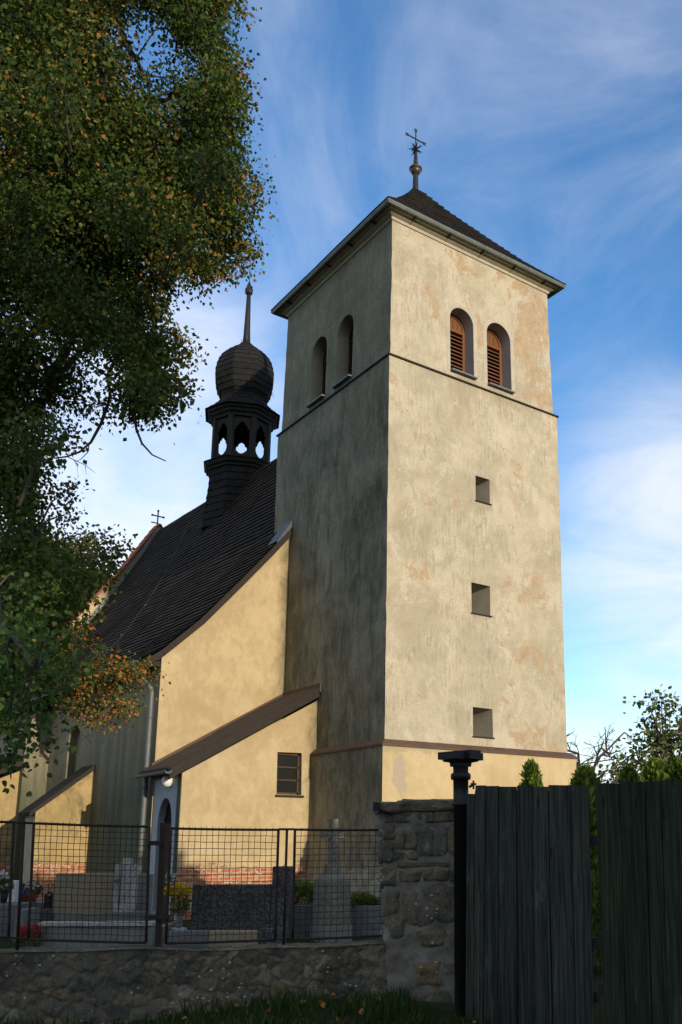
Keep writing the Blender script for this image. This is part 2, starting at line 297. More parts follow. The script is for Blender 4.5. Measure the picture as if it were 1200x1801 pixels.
MATS['blue_lime'] = plain("bluish_limewash", (0.36, 0.385, 0.42), .95, .2, 4, bump=.3)
MATS['cornice'] = plain("cornice_plaster", (0.42, 0.385, 0.29), .9, .18, 5)
MATS['roof'] = shingle("dark_shingle", (0.015, 0.0115, 0.0085), (0.032, 0.025, 0.018))
MATS['roof_tower'] = shingle('black_shingle', (0.008, 0.0075, 0.007), (0.016, 0.0145, 0.013))
MATS['roof_turret'] = shingle("grey_shingle", (0.0095, 0.0095, 0.009), (0.018, 0.0175, 0.0165), .10)
MATS['tiles'] = plain("red_tile", (0.33, 0.10, 0.045), .85, .35, 7)
MATS['zinc'] = plain("zinc_sheet", (0.145, 0.155, 0.155), .6, .25, 6, .25, .1)
MATS['lead'] = plain('lead_sheet', (0.085, 0.095, 0.10), .6, .25, 6, .3, .1)
MATS['green_zinc'] = plain("painted_gutter", (0.15, 0.165, 0.145), .45, .3, 6, .3, .1)
MATS['brown_sheet'] = plain("brown_sheet_metal", (0.095, 0.056, 0.036), .6, .3, 5, .1, .15)
MATS['brown_dark'] = plain("dark_brown_board", (0.022, 0.0155, 0.011), .7, .35, 8, 0, .3)
MATS['iron'] = plain("black_iron", (0.020, 0.019, 0.019), .55, .35, 14, .3, .2)
MATS['rust'] = plain("rusty_paint", (0.030, 0.017, 0.013), .7, .5, 16, .15, .3)
MATS['orange_wood'] = wood("varnished_wood", (0.150, 0.058, 0.021), (0.215, 0.090, 0.034), .55)
MATS['frame_wood'] = wood('brown_frame_wood', (0.075, 0.038, 0.020), (0.12, 0.062, 0.034), .6)
MATS['red_wood'] = wood("red_brown_wood", (0.125, 0.046, 0.025), (0.185, 0.075, 0.040), .6)
MATS['black_wood'] = wood("tarred_wood", (0.022, 0.021, 0.019), (0.042, 0.039, 0.034), .85)
MATS['door_wood'] = wood("dark_door_wood", (0.045, 0.022, 0.014), (0.075, 0.038, 0.024), .7)
MATS['gate_wood'] = wood("weathered_board", (0.012, 0.016, 0.013), (0.076, 0.085, 0.068), .9)
MATS['gate_green'] = wood("mossy_board", (0.008, 0.014, 0.008), (0.046, 0.062, 0.036), .9)
MATS['dark'] = plain("dark_interior", (0.012, 0.012, 0.012), .9, .2)
MATS['glass'] = plain("dark_pane", (0.018, 0.020, 0.020), .12, .2, 3, 0, .02, spec=.6)
MATS['opal'] = plain("opal_glass", (0.78, 0.78, 0.74), .25, .03, 3, 0, 0)
MATS['ball'] = plain("tarnished_copper", (0.10, 0.085, 0.065), .4, .4, 7, .6, .1)
MATS['rubble'] = rubble()
MATS['mortar'] = plain("old_mortar", (0.150, 0.142, 0.115), .95, .55, 4, 0, .7)
MATS['grass'] = leaf_mat("grass_blade", [(0, (0.012, 0.030, 0.008)), (.7, (0.030, 0.062, 0.014)), (.94, (0.050, 0.085, 0.020)), (1, (0.16, 0.13, 0.05))], .2)
MATS['soil'] = earth("turf_soil", (0.030, 0.036, 0.016), (0.055, 0.058, 0.026))
MATS['lime'] = leaf_mat("lime_leaf", [(0, (0.016, 0.036, 0.007)), (.38, (0.038, 0.066, 0.011)), (.62, (0.080, 0.100, 0.018)), (.78, (0.185, 0.150, 0.030)), (.90, (0.29, 0.150, 0.032)), (1, (0.40, 0.14, 0.035))], .22)
MATS['lime_green'] = leaf_mat("broad_green_leaf", [(0, (0.030, 0.062, 0.013)), (.6, (0.07, 0.125, 0.028)), (1, (0.13, 0.17, 0.05))], .3)
MATS['maple'] = leaf_mat("far_crown_leaf", [(0, (0.035, 0.046, 0.013)), (.7, (0.068, 0.072, 0.020)), (1, (0.14, 0.095, 0.025))], .25)
MATS['thuja'] = leaf_mat("thuja_spray", [(0, (0.028, 0.062, 0.010)), (.5, (0.12, 0.185, 0.028)), (1, (0.25, 0.28, 0.05))], .3)
MATS['plum'] = leaf_mat("shrub_leaf", [(0, (0.050, 0.078, 0.030)), (.6, (0.13, 0.155, 0.055)), (1, (0.30, 0.21, 0.07))], .25)
MATS['bark'] = plain("bark", (0.060, 0.048, 0.036), .95, .4, 12, 0, .9, (1, 1, .3))
MATS['gran_dark'] = granite("dark_granite", (0.018, 0.019, 0.018), (0.085, 0.085, 0.078), 22, .8)
MATS['gran_light'] = granite("speckled_granite", (0.16, 0.16, 0.15), (0.44, 0.43, 0.40), 60, .8)
MATS['sand'] = granite("sandstone", (0.20, 0.170, 0.115), (0.27, 0.225, 0.15), 50, .9, (0.24, 0.13, 0.055))
MATS['old_stone'] = granite('lichened_stone', (0.105, 0.098, 0.075), (0.20, 0.18, 0.135), 30, .95, (0.075, 0.075, 0.055))
MATS['concrete'] = granite("grey_terrazzo", (0.13, 0.13, 0.115), (0.22, 0.215, 0.19), 70, .9)
MATS['blue_slab'] = granite("bluish_slab", (0.085, 0.095, 0.10), (0.14, 0.15, 0.155), 70, .7)
MATS['white_stone'] = granite("white_marble", (0.50, 0.51, 0.50), (0.62, 0.62, 0.60), 40, .6)
MATS['terracotta'] = plain("terracotta", (0.36, 0.105, 0.05), .8, .2, 8)
def petal(n, c): return leaf_mat(n, [(0, tuple(k*.7 for k in c)), (1, c)], .3)
MATS['yellow_f'] = petal("yellow_petal", (0.80, 0.56, 0.02)); MATS['purple_f'] = petal("violet_petal", (0.30, 0.20, 0.62)); MATS['red_f'] = petal("red_petal", (0.52, 0.025, 0.06)); MATS['white_f'] = petal("white_petal", (0.78, 0.78, 0.76))

# ------------------------------------------------------------------ mesh helpers
class MB:
    def __init__(s): s.v = []; s.f = []; s.mi = []; s.sm = []; s.rnd = []
    def add(s, vs, fs, mi=0, smooth=False, rnd=None):
        b = len(s.v); s.v += [tuple(float(c) for c in p) for p in vs]; s.rnd += [random.random() if rnd is None else rnd]*len(vs)
        for f in fs: s.f.append([b+i for i in f]); s.mi.append(mi); s.sm.append(smooth)
    def hexa(s, P, mi=0, rnd=None):               # 8 corners: bottom ring 0-3 (ccw from above), top ring 4-7
        s.add(P, [(3, 2, 1, 0), (4, 5, 6, 7), (0, 1, 5, 4), (1, 2, 6, 5), (2, 3, 7, 6), (3, 0, 4, 7)], mi, False, rnd)
    def box(s, lo, hi, mi=0, f=None, rnd=None):
        x0, y0, z0 = lo; x1, y1, z1 = hi
        P = [(x0, y0, z0), (x1, y0, z0), (x1, y1, z0), (x0, y1, z0), (x0, y0, z1), (x1, y0, z1), (x1, y1, z1), (x0, y1, z1)]
        s.hexa([f(*p) for p in P] if f else P, mi, rnd)
    def obox(s, c, ax, size, mi=0, rnd=None):     # oriented box: centre, 3 axes, full sizes
        c = np.asarray(c, float); a = [np.asarray(k, float)*d/2 for k, d in zip(ax, size)]
        P = [c-a[0]-a[1]-a[2], c+a[0]-a[1]-a[2], c+a[0]+a[1]-a[2], c-a[0]+a[1]-a[2], c-a[0]-a[1]+a[2], c+a[0]-a[1]+a[2], c+a[0]+a[1]+a[2], c-a[0]+a[1]+a[2]]
        s.hexa(P, mi, rnd)
    def tube(s, pts, rad, n=6, mi=0, smooth=True, cap=True):
        pts = [np.asarray(p, float) for p in pts]
        if not hasattr(rad, '__len__'): rad = [rad]*len(pts)
        vs = []; prev = None
        for i, p in enumerate(pts):
            t = pts[min(i+1, len(pts)-1)]-pts[max(i-1, 0)]; t = t/(np.linalg.norm(t)+1e-9)
            if prev is None: a = np.cross(t, [0, 0, 1.0] if abs(t[2]) < .9 else [1.0, 0, 0])
            else: a = prev-t*(prev@t)
            a /= np.linalg.norm(a)+1e-9; prev = a; b = np.cross(t, a)
            for k in range(n):
                w = 2*math.pi*k/n; vs.append(p+(a*math.cos(w)+b*math.sin(w))*rad[i])
        fs = [(i*n+k, i*n+(k+1) % n, (i+1)*n+(k+1) % n, (i+1)*n+k) for i in range(len(pts)-1) for k in range(n)]
        if cap: fs += [tuple(range(n))[::-1], tuple((len(pts)-1)*n+k for k in range(n))]
        s.add(vs, fs, mi, smooth)
    def lathe(s, c, prof, n=16, phase=0.0, mi=0, smooth=True, cap=True, jit=0.0):
        vs = []
        for r, z in prof:
            for k in range(n):
                w = phase+2*math.pi*k/n; j = 1+random.uniform(-jit, jit); vs.append((c[0]+r*j*math.cos(w), c[1]+r*j*math.sin(w), z+random.uniform(-jit, jit)*.3))
        m = len(prof); fs = [(i*n+k, i*n+(k+1) % n, (i+1)*n+(k+1) % n, (i+1)*n+k) for i in range(m-1) for k in range(n)]
        if cap: fs += [tuple(range(n))[::-1], tuple((m-1)*n+k for k in range(n))]
        s.add(vs, fs, mi, smooth)
    def poly(s, outer, holes, P, mi=0):           # flat wall with openings: 2-D outlines -> 3-D by P(u, v)
        loops = [outer]+list(holes); flat = [q for l in loops for q in l]
        tri = tessellate_polygon([[Vector((u, v, 0)) for u, v in l] for l in loops])
        s.add([P(u, v) for u, v in flat], [tuple(t) for t in tri], mi)
    def strip(s, loop, P0, P1, closed=True, mi=0):
        n = len(loop); vs = [P0(*q) for q in loop]+[P1(*q) for q in loop]
        s.add(vs, [(i, (i+1) % n, n+(i+1) % n, n+i) for i in range(n if closed else n-1)], mi)
    def prism(s, loop, P0, P1, mi=0): s.poly(loop, [], P0, mi); s.poly(loop, [], P1, mi); s.strip(loop, P0, P1, True, mi)
    def build(s, name, mats, parent=None, fix=True):
        me = bpy.data.meshes.new(name); me.from_pydata(s.v, [], s.f)
        for m in (mats if isinstance(mats, (list, tuple)) else [mats]): me.materials.append(MATS[m] if isinstance(m, str) else m)
        me.polygons.foreach_set('material_index', s.mi); me.polygons.foreach_set('use_smooth', s.sm)
        at_ = me.attributes.new('rnd', 'FLOAT', 'POINT'); at_.data.foreach_set('value', np.array(s.rnd, dtype=np.float32))
        if fix:
            bm = bmesh.new(); bm.from_mesh(me); bmesh.ops.recalc_face_normals(bm, faces=bm.faces); bm.to_mesh(me); bm.free()
        me.update(); return link(name, me, parent)
def link(name, me, parent):
    o = bpy.data.objects.new(name, me); COL.objects.link(o)
    if parent is not None:
        o.parent = parent
        if parent.type == 'EMPTY': o.location = -parent.location
    return o
def tag(o, label=None, cat=None, group=None, kind=None):
    for k, v in (('label', label), ('category', cat), ('group', group), ('kind', kind)):
        if v: o[k] = v
    return o
def thing(name, loc, label, cat, group=None):
    o = bpy.data.objects.new(name, None); o.empty_display_size = .3; COL.objects.link(o); o.location = [float(c) for c in loc]
    return tag(o, label, cat, group)
def np_mesh(name, V, nv_, mats, rnd, parent=None):  # many equal polygons: V (n, nv_, 3) plus a value per polygon
    n = len(V); me = bpy.data.meshes.new(name); me.vertices.add(n*nv_); me.vertices.foreach_set('co', np.ascontiguousarray(V, dtype=np.float32).ravel())
    me.loops.add(n*nv_); me.loops.foreach_set('vertex_index', np.arange(n*nv_, dtype=np.int32)); me.polygons.add(n); me.polygons.foreach_set('loop_start', np.arange(0, n*nv_, nv_, dtype=np.int32))
    me.materials.append(MATS[mats]); a = me.attributes.new('rnd', 'FLOAT', 'POINT'); a.data.foreach_set('value', np.repeat(np.asarray(rnd, dtype=np.float32), nv_))
    me.update(calc_edges=True); return link(name, me, parent)
def unit(a): return a/(np.linalg.norm(a, axis=-1, keepdims=True)+1e-9)
def leaf_polys(C, tip, size, shape, flat=None):   # leaves as polygons: centres, tip directions, lengths, outline [(across, along, lift)]
    n = len(C); t = unit(tip); s = unit(np.cross(t, rng.normal(size=(n, 3)) if flat is None else flat)); w = np.cross(s, t)
    sh = np.array(shape); V = C[:, None, :]+size[:, None, None]*(s[:, None, :]*sh[None, :, 0:1]+t[:, None, :]*sh[None, :, 1:2]+w[:, None, :]*sh[None, :, 2:3]); return V
HEART = [(0, 0, 0), (.30, .02, .05), (.46, .28, .10), (.36, .62, .06), (0, 1.05, -.08), (-.36, .62, .06), (-.46, .28, .10), (-.30, .02, .05)]
OVAL = [(0, 0, 0), (.34, .30, .08), (.28, .68, .05), (0, 1, -.05), (-.28, .68, .05), (-.34, .30, .08)]
RHOMB = [(0, 0, 0), (.40, .40, .10), (0, 1, -.06), (-.40, .44, .10)]
SPRAY = [(-.10, 0, 0), (.10, 0, 0), (.22, .55, .05), (0, 1, .1), (-.22, .55, -.05)]
BLADE = [(-.045, 0, 0), (.045, 0, 0), (.035, .55, .06), (0, 1, .22)]

# ------------------------------------------------------------------ ground
PW0 = at(0, 1700, 9.05); PW1 = at(720, 1700, 9.75)     # front face of the churchyard wall
WU = unit((PW1-PW0)*np.array([1, 1, 0])); WN = np.array([WU[1], -WU[0], 0]);
if WN@(CAM-PW0) < 0: WN = -WN
GP0 = at(822, 1700, 9.35); GP1 = at(1040, 1700, 8.85); GP2 = at(1046, 1700, 8.78); GP3 = at(1280, 1700, 8.10)
def gauss(x, y, P, s): return np.exp(-(((x-P[0])**2+(y-P[1])**2)/(2*s*s)))
BUMPS = [(at(560, 1745, 9.3), .10, .9), (at(760, 1760, 9.4), .06, .6), (at(0, 1800, 8.7), .02, .4), (at(1060, 1790, 8.2), -.26, 1.0), (at(1250, 1790, 7.4), -.30, 1.4), (at(150, 1800, 8.4), -.14, .8)]
def gz(x, y):
    h = 0
    for P, a, s in BUMPS: h = h+a*gauss(x, y, P, s)
    return h
def build_ground():
    fine = np.arange(-30, 30.01, .4); far = np.array([-900, -400, -200, -120, -80, -60, -45, -36]); ax = np.concatenate([far, fine, -far[::-1]])
    X, Y = np.meshgrid(ax, ax, indexing='ij'); Z = gz(X, Y); n = len(ax)
    vs = np.stack([X, Y, Z], -1).reshape(-1, 3).tolist(); fs = [(i*n+j, (i+1)*n+j, (i+1)*n+j+1, i*n+j+1) for i in range(n-1) for j in range(n-1)]
    m = MB(); m.add(vs, fs, 0, True, .5); tag(m.build('ground', 'soil', fix=False), kind='structure')
build_ground()

# ------------------------------------------------------------------ church
church = thing('church', (0, 0, 0), 'old parish church with tall weathered plaster tower, ochre porch and dark shingled nave roof', 'church')
TW, TL, Z1, Z2, Z3, SB, BU = 5.45, 5.62, 3.70, 12.80, 16.56, .07, .012
def arch(u0, u1, v0, vs, n=14, k=1.0):            # round-headed opening outline, ccw
    c, r = (u0+u1)/2, (u1-u0)/2
    return [(u0, v0), (u1, v0)]+[(c+r*math.cos(math.pi*i/n), vs+r*k*math.sin(math.pi*i/n)) for i in range(n+1)]
def grow(loop, d):
    n = len(loop); out = []
    for i in range(n):
        a, b, c = (np.array(loop[j % n]) for j in (i-1, i, i+1)); e1, e2 = b-a, c-b
        n1 = np.array([e1[1], -e1[0]])/(np.linalg.norm(e1)+1e-9); n2 = np.array([e2[1], -e2[0]])/(np.linalg.norm(e2)+1e-9)
        q = n1+n2; q = q/(np.linalg.norm(q)+1e-9)/max(.5, math.sqrt(max(.05, (1+n1@n2)/2))); out.append(tuple(b+q*d))
    return out
def corner_chain(z0, z1, step=.3, amp=.005):
    k = max(2, int((z1-z0)/step)); return [(z0+(z1-z0)*i/k, random.gauss(0, amp), random.gauss(0, amp)) for i in range(k+1)]
def tower_stage(mb, z0, z1, off0, off1, front_holes, left_holes):
    off = lambda z: off0+(off1-off0)*(z-z0)/(z1-z0)
    cn, cr, cl = corner_chain(z0, z1), corner_chain(z0, z1), corner_chain(z0, z1)
    fn = {}
    def P(x, y, z): return (x, y, z)
    # front face (towards -Y)
    out = [(off(z)+a, z) for z, a, b in cn][::-1]; out = out+[(TW-off(z)+a, z) for z, a, b in cr]
    jy = {}
    for z, a, b in cn: jy[(round(off(z)+a, 5), round(z, 5))] = b
    for z, a, b in cr: jy[(round(TW-off(z)+a, 5), round(z, 5))] = b
    mb.poly(out, front_holes, lambda u, v: (u, off(v)+jy.get((round(u, 5), round(v, 5)), 0), v), 0)
    jx = {}; out = [(off(z)+b, z) for z, a, b in cn]; out = out+[(TL-off(z)+b, z) for z, a, b in cl][::-1]
    for z, a, b in cn: jx[(round(off(z)+b, 5), round(z, 5))] = a
    for z, a, b in cl: jx[(round(TL-off(z)+b, 5), round(z, 5))] = a
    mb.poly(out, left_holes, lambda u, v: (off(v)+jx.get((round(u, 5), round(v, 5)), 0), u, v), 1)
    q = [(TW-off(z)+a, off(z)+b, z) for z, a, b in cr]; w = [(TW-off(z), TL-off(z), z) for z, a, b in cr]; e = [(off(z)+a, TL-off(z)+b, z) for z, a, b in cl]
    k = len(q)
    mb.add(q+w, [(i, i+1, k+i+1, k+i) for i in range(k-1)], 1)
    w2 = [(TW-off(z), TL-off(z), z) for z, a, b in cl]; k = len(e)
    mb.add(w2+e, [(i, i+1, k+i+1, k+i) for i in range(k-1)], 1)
SLITS = [(2.585, 3.04, 9.753, 10.392), (2.425, 3.01, 6.895, 7.632), (2.436, 3.032, 3.965, 4.633)]
BELF = [(1.88, 2.635), (3.085, 3.90)]; BELL = [(1.80, 2.595), (3.13, 3.95)]
BZ0, BZS = 13.06, 14.51
tw = MB()
slit_loops = [[(a, c), (b+random.uniform(-.01, .02), c-.01), (b, d), (a, d+.005)] for a, b, c, d in SLITS]
tower_stage(tw, -.3, Z2, 0, 0, slit_loops, [])
bl_f = [arch(a, b, BZ0, BZS) for a, b in BELF]; bl_l = [arch(a, b, BZ0, BZS) for a, b in BELL]
tower_stage(tw, Z2, Z3, SB, SB+BU*(Z3-Z2), bl_f, bl_l)
def splay(lp): (a, c), (b, _), _, (_, d) = lp; return [(a+.20, c+.05), (b-.21, c+.05), (b-.21, d-.14), (a+.20, d-.14)]
for lp in slit_loops:
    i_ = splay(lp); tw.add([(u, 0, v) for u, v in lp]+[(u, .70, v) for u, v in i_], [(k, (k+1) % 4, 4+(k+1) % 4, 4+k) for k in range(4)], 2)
SBm = SB+BU*1.5
def off_up(v): return SB+BU*(v-Z2)
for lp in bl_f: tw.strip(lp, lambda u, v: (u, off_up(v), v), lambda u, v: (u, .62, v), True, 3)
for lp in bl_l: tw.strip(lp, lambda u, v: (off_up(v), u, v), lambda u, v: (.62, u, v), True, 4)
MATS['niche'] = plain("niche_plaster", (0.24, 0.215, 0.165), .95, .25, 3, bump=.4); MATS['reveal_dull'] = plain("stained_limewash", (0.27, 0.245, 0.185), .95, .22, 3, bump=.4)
tw.poly([(SB, SB), (TW-SB, SB), (TW-SB, TL-SB), (SB, TL-SB)], [], lambda u, v: (u, v, Z2+.012), 0)
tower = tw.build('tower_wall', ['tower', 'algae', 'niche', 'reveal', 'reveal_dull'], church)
for (a, b, c, d), lp in zip(SLITS, slit_loops):
    m = MB(); m.poly(splay(lp), [], lambda u, v: (u, .69, v)); w = m.build('slit_window', 'dark', church)
    m = MB(); m.box((a-.02, -.035, c-.035), (b+.035, .25, c-.006)); m.build('sill', 'brown_dark', w)
def belfry(u0, u1, side):
    P = (lambda u, d, v: (u, d, v)) if side == 0 else (lambda u, d, v: (d, u, v))
    lp = arch(u0, u1, BZ0, BZS); inn = arch(u0+.075, u1-.075, BZ0+.07, BZS)
    m = MB(); d0, d1 = .44, .52
    n = len(lp)
    m.add([P(u, d0, v) for u, v in lp]+[P(u, d0, v) for u, v in inn]+[P(u, d1, v) for u, v in inn], [(i, (i+1) % n, n+(i+1) % n, n+i) for i in range(n)]+[(n+i, n+(i+1) % n, 2*n+(i+1) % n, 2*n+i) for i in range(n)])
    m.box((u0+.07, d0-.012, BZS-.11), (u1-.07, d0+.07, BZS-.045), f=lambda x, y, z: P(x, y, z))
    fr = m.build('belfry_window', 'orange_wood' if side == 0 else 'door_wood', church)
    m = MB(); m.poly(arch(u0+.07, u1-.07, BZS-.05, BZS), [], lambda u, v: P(u, d0+.03, v))
    c = (u0+u1)/2
    for k in (-1, 0, 1): m.box((c+k*.15-.006, d0+.018, BZS-.04), (c+k*.15+.006, d0+.029, BZS+.27-abs(k)*.05), f=lambda x, y, z: P(x, y, z))
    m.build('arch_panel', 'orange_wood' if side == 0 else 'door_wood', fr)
    m = MB(); z = BZ0+.10
    while z < BZS-.13:
        m.hexa([P(*q) for q in ((u0+.08, d0+.0, z-.045), (u1-.08, d0+.0, z-.045), (u1-.08, d0+.095, z+.040), (u0+.08, d0+.095, z+.040), (u0+.08, d0+.0, z-.020), (u1-.08, d0+.0, z-.020), (u1-.08, d0+.095, z+.065), (u0+.08, d0+.095, z+.065))]); z += .106
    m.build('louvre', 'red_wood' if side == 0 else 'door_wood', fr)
    m = MB(); m.poly(lp, [], lambda u, v: P(u, .60, v)); m.build('backing', 'dark', fr)
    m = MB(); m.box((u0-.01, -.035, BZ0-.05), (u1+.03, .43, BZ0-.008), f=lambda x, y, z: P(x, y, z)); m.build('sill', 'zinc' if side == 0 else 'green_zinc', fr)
    g = [(u+random.gauss(0, .012), v+random.gauss(0, .012)) for u, v in grow(lp, .115)]; g[0] = (g[0][0], BZ0-.01); g[1] = (g[1][0], BZ0-.01)
    lp2 = [(u, v) for u, v in grow(lp, .003)]
    m = MB(); m.add([P(u, off_up(v)-.004, v) for u, v in lp2]+[P(u, off_up(v)-.004, v) for u, v in g], [(i, (i+1) % n, n+(i+1) % n, n+i) for i in range(1, n)])
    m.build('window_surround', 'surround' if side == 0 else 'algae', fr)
for a, b in BELF: belfry(a, b, 0)
for a, b in BELL: belfry(a, b, 1)
def ring_profile(prof, x0, y0, x1, y1, mi=0, seg=1):  # moulding run round a rectangle: prof = [(out, z)]
    m = MB(); n = len(prof); vs = []
    for (sx, sy), (X, Y) in zip(((-1, -1), (1, -1), (1, 1), (-1, 1)), ((x0, y0), (x1, y0), (x1, y1), (x0, y1))):
        vs += [(X+sx*o, Y+sy*o, z) for o, z in prof]
    fs = [(k*n+i, ((k+1) % 4)*n+i, ((k+1) % 4)*n+(i+1) % n, k*n+(i+1) % n) for k in range(4) for i in range(n)]
    m.add(vs, fs, mi); return m
ring_profile([(-.02, Z2-.02), (.045, Z2-.02), (.045, Z2+.015), (-.07, Z2+.09), (-.09, Z2+.02)], 0, 0, TW, TL).build('string_course', 'brown_dark', church)
o3 = SB+BU*(Z3-Z2)
ring_profile([(-.05, Z3-.04), (.03, Z3-.04), (.045, Z3-.005), (.045, Z3+.025), (.12, Z3+.05), (.15, Z3+.07), (.15, Z3+.10), (.225, Z3+.115), (.24, Z3+.155), (-.05, Z3+.16)], o3, o3, TW-o3, TL-o3).build('cornice', 'cornice', church)
EO = .335
gx0, gy0, gx1, gy1 = o3-EO, o3-EO, TW-o3+EO, TL-o3+EO
ring_profile([(-.02, Z3+.155), (-.02, Z3+.185), (-.30, Z3+.19), (-.30, Z3+.171)], gx0, gy0, gx1, gy1).build('eave_board', 'brown_dark', church)
tgut = ring_profile([(0.012, Z3+.14), (.012, Z3+.215), (.03, Z3+.215), (.045, Z3+.15), (.015, Z3+.095), (-.05, Z3+.095), (-.085, Z3+.135), (-.075, Z3+.14), (-.045, Z3+.108), (.005, Z3+.108)], gx0, gy0, gx1, gy1).build('gutter', 'green_zinc', church)
for X in (.6, 1.7, 2.8, 3.9, 5.0):
    gt = MB(); gt.box((X, gy0+.02, Z3+.06), (X+.03, gy0+.27, Z3+.105)); gt.build('gutter_bracket', 'brown_dark', tgut)
    gt = MB(); gt.box((gx0+.02, X, Z3+.06), (gx0+.27, X+.03, Z3+.105)); gt.build('gutter_bracket', 'brown_dark', tgut)
# plinth below the lower string course
pm = MB(); PO = .154
def plinth_faces():
    x0, y0, x1, y1, h = -PO, -PO, TW+PO, TL, Z1-.11
    pm.add([(x0, y0, -.3), (x1, y0, -.3), (x1, y0, h), (x0, y0, h)], [(0, 1, 2, 3)], 0)
    pm.add([(x0, y0, -.3), (x0, y1, -.3), (x0, y1, h), (x0, y0, h)], [(0, 1, 2, 3)], 1)
    pm.add([(x1, y0, -.3), (x1, y1, -.3), (x1, y1, h), (x1, y0, h)], [(0, 1, 2, 3)], 1)
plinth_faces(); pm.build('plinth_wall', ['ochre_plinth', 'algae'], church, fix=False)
ring_profile([(-.01, Z1+.04), (.055, Z1+.035), (PO+.03, Z1-.075), (PO+.03, Z1-.12), (PO-.02, Z1-.12)], 0, 0, TW, TL).build('string_course', 'brown_sheet', church)
# tower roof: stepped shingle courses
def stepped_ring(mb, rings, n, phase, c, lift=.03, jit=.006, rect=None):
    pass
tr = MB(); cxr, cyr = TW/2, TL/2
def hip(t):                                        # share of the half width at height z, slightly bell-cast
    zs = [(0, Z3+.20), (.25, 17.52), (.5, 18.42), (.75, 19.35), (1, 20.38)]
    for (a, za), (b, zb) in zip(zs, zs[1:]):
        if t <= b+1e-9: return za+(zb-za)*(t-a)/(b-a)
NC = 24; hwx, hwy = (gx1-gx0)/2+.0, (gy1-gy0)/2+.0
for i in range(NC):
    t0, t1 = i/NC*.975, (i+1)/NC*.975; za, zb = hip(t0), hip(t1)
    for side in range(4):
        def pt(s, t, z, out):
            hx, hy = hwx*(1-t)+out, hwy*(1-t)+out
            return [(cxr+s*hx, cyr-hy, z), (cxr+hx, cyr+s*hy, z), (cxr-s*hx, cyr+hy, z), (cxr-hx, cyr-s*hy, z)][side]
        ns = max(2, int(10*(1-t0))); vs = []
        for k in range(ns+1):
            s = -1+2*k/ns; j = random.uniform(-.007, .007)
            vs += [pt(s, t0, za-.015+j, .035), pt(s, t0, za+.025+j, .05), pt(s, t1, zb+.01, .012)]
        tr.add(vs, [(3*k, 3*k+3, 3*k+4, 3*k+1) for k in range(ns)]+[(3*k+1, 3*k+4, 3*k+5, 3*k+2) for k in range(ns)])
roof_t = tr.build('tower_roof', 'roof_tower', church)
fz = 20.22; ax_ = (cxr, cyr)
m = MB(); m.lathe(ax_, [(.10, fz), (.085, fz+.15), (.075, fz+.62), (.075, fz+.66)], 14); m.lathe(ax_, [(.075, 21.15), (.060, 21.3), (.045, 21.62), (.03, 21.75)], 12)
fin = m.build('finial', 'iron', church)
m = MB(); zc = 21.0; m.lathe(ax_, [(.06, zc-.18), (.115, zc-.14), (.155, zc-.07), (.165, zc), (.195, zc+.01), (.195, zc+.035), (.16, zc+.05), (.13, zc+.115), (.07, zc+.17)], 20); m.build('ball', 'ball', fin)
m = MB(); zc = 21.70
for k in range(10):
    w = 2*math.pi*k/10; L_ = .26 if k % 2 == 0 else .17; e = (.02 if k % 2 == 0 else .16)
    for sg in (1, -1):
        if k % 2 == 0 and sg < 0: continue
        p = np.array([cxr, cyr, zc]); d = np.array([math.cos(w), math.sin(w), 0]); m.tube([p, p+d*L_*.5+np.array([0, 0, sg*e*.5]), p+d*L_+np.array([0, 0, sg*e])], [.035, .022, .002], 4, smooth=False)
m.build('star', 'iron', fin)
m = MB(); zc = 22.03
for s in (-1, 1): m.obox((cxr+s*.010*0, cyr, zc+.0), ((1, 0, 0), (0, 1, 0), (0, 0, 1)), (.03, .02, .62)) if s < 0 else None
m.obox((cxr, cyr, zc+.03), ((1, 0, 0), (0, 1, 0), (0, 0, 1)), (.62, .022, .035))
for q in ((0, .33), (-.32, .03), (.32, .03)):
    c = np.array([cxr+q[0], cyr, zc+q[1]]); pts = [c+.032*np.array([math.cos(w), 0, math.sin(w)]) for w in np.linspace(0, 2*math.pi, 11)]; m.tube(pts, .013, 5)
    for w in (45, 135, 225, 315): m.obox(c+.045*np.array([math.cos(R(w)), 0, math.sin(R(w))]), ((1, 0, 0), (0, 1, 0), (0, 0, 1)), (.03, .022, .03))
m.build('cross', 'iron', fin)
m = MB(); p = np.array([cxr-.14, cyr-.14, 0]); m.tube([p+[.10, .10, 21.55], p+[.03, .03, 21.3], p+[-.02, -.02, 20.9], p+[-.06, -.06, 20.1]], .007, 4); m.build('lightning_wire', 'iron', fin)

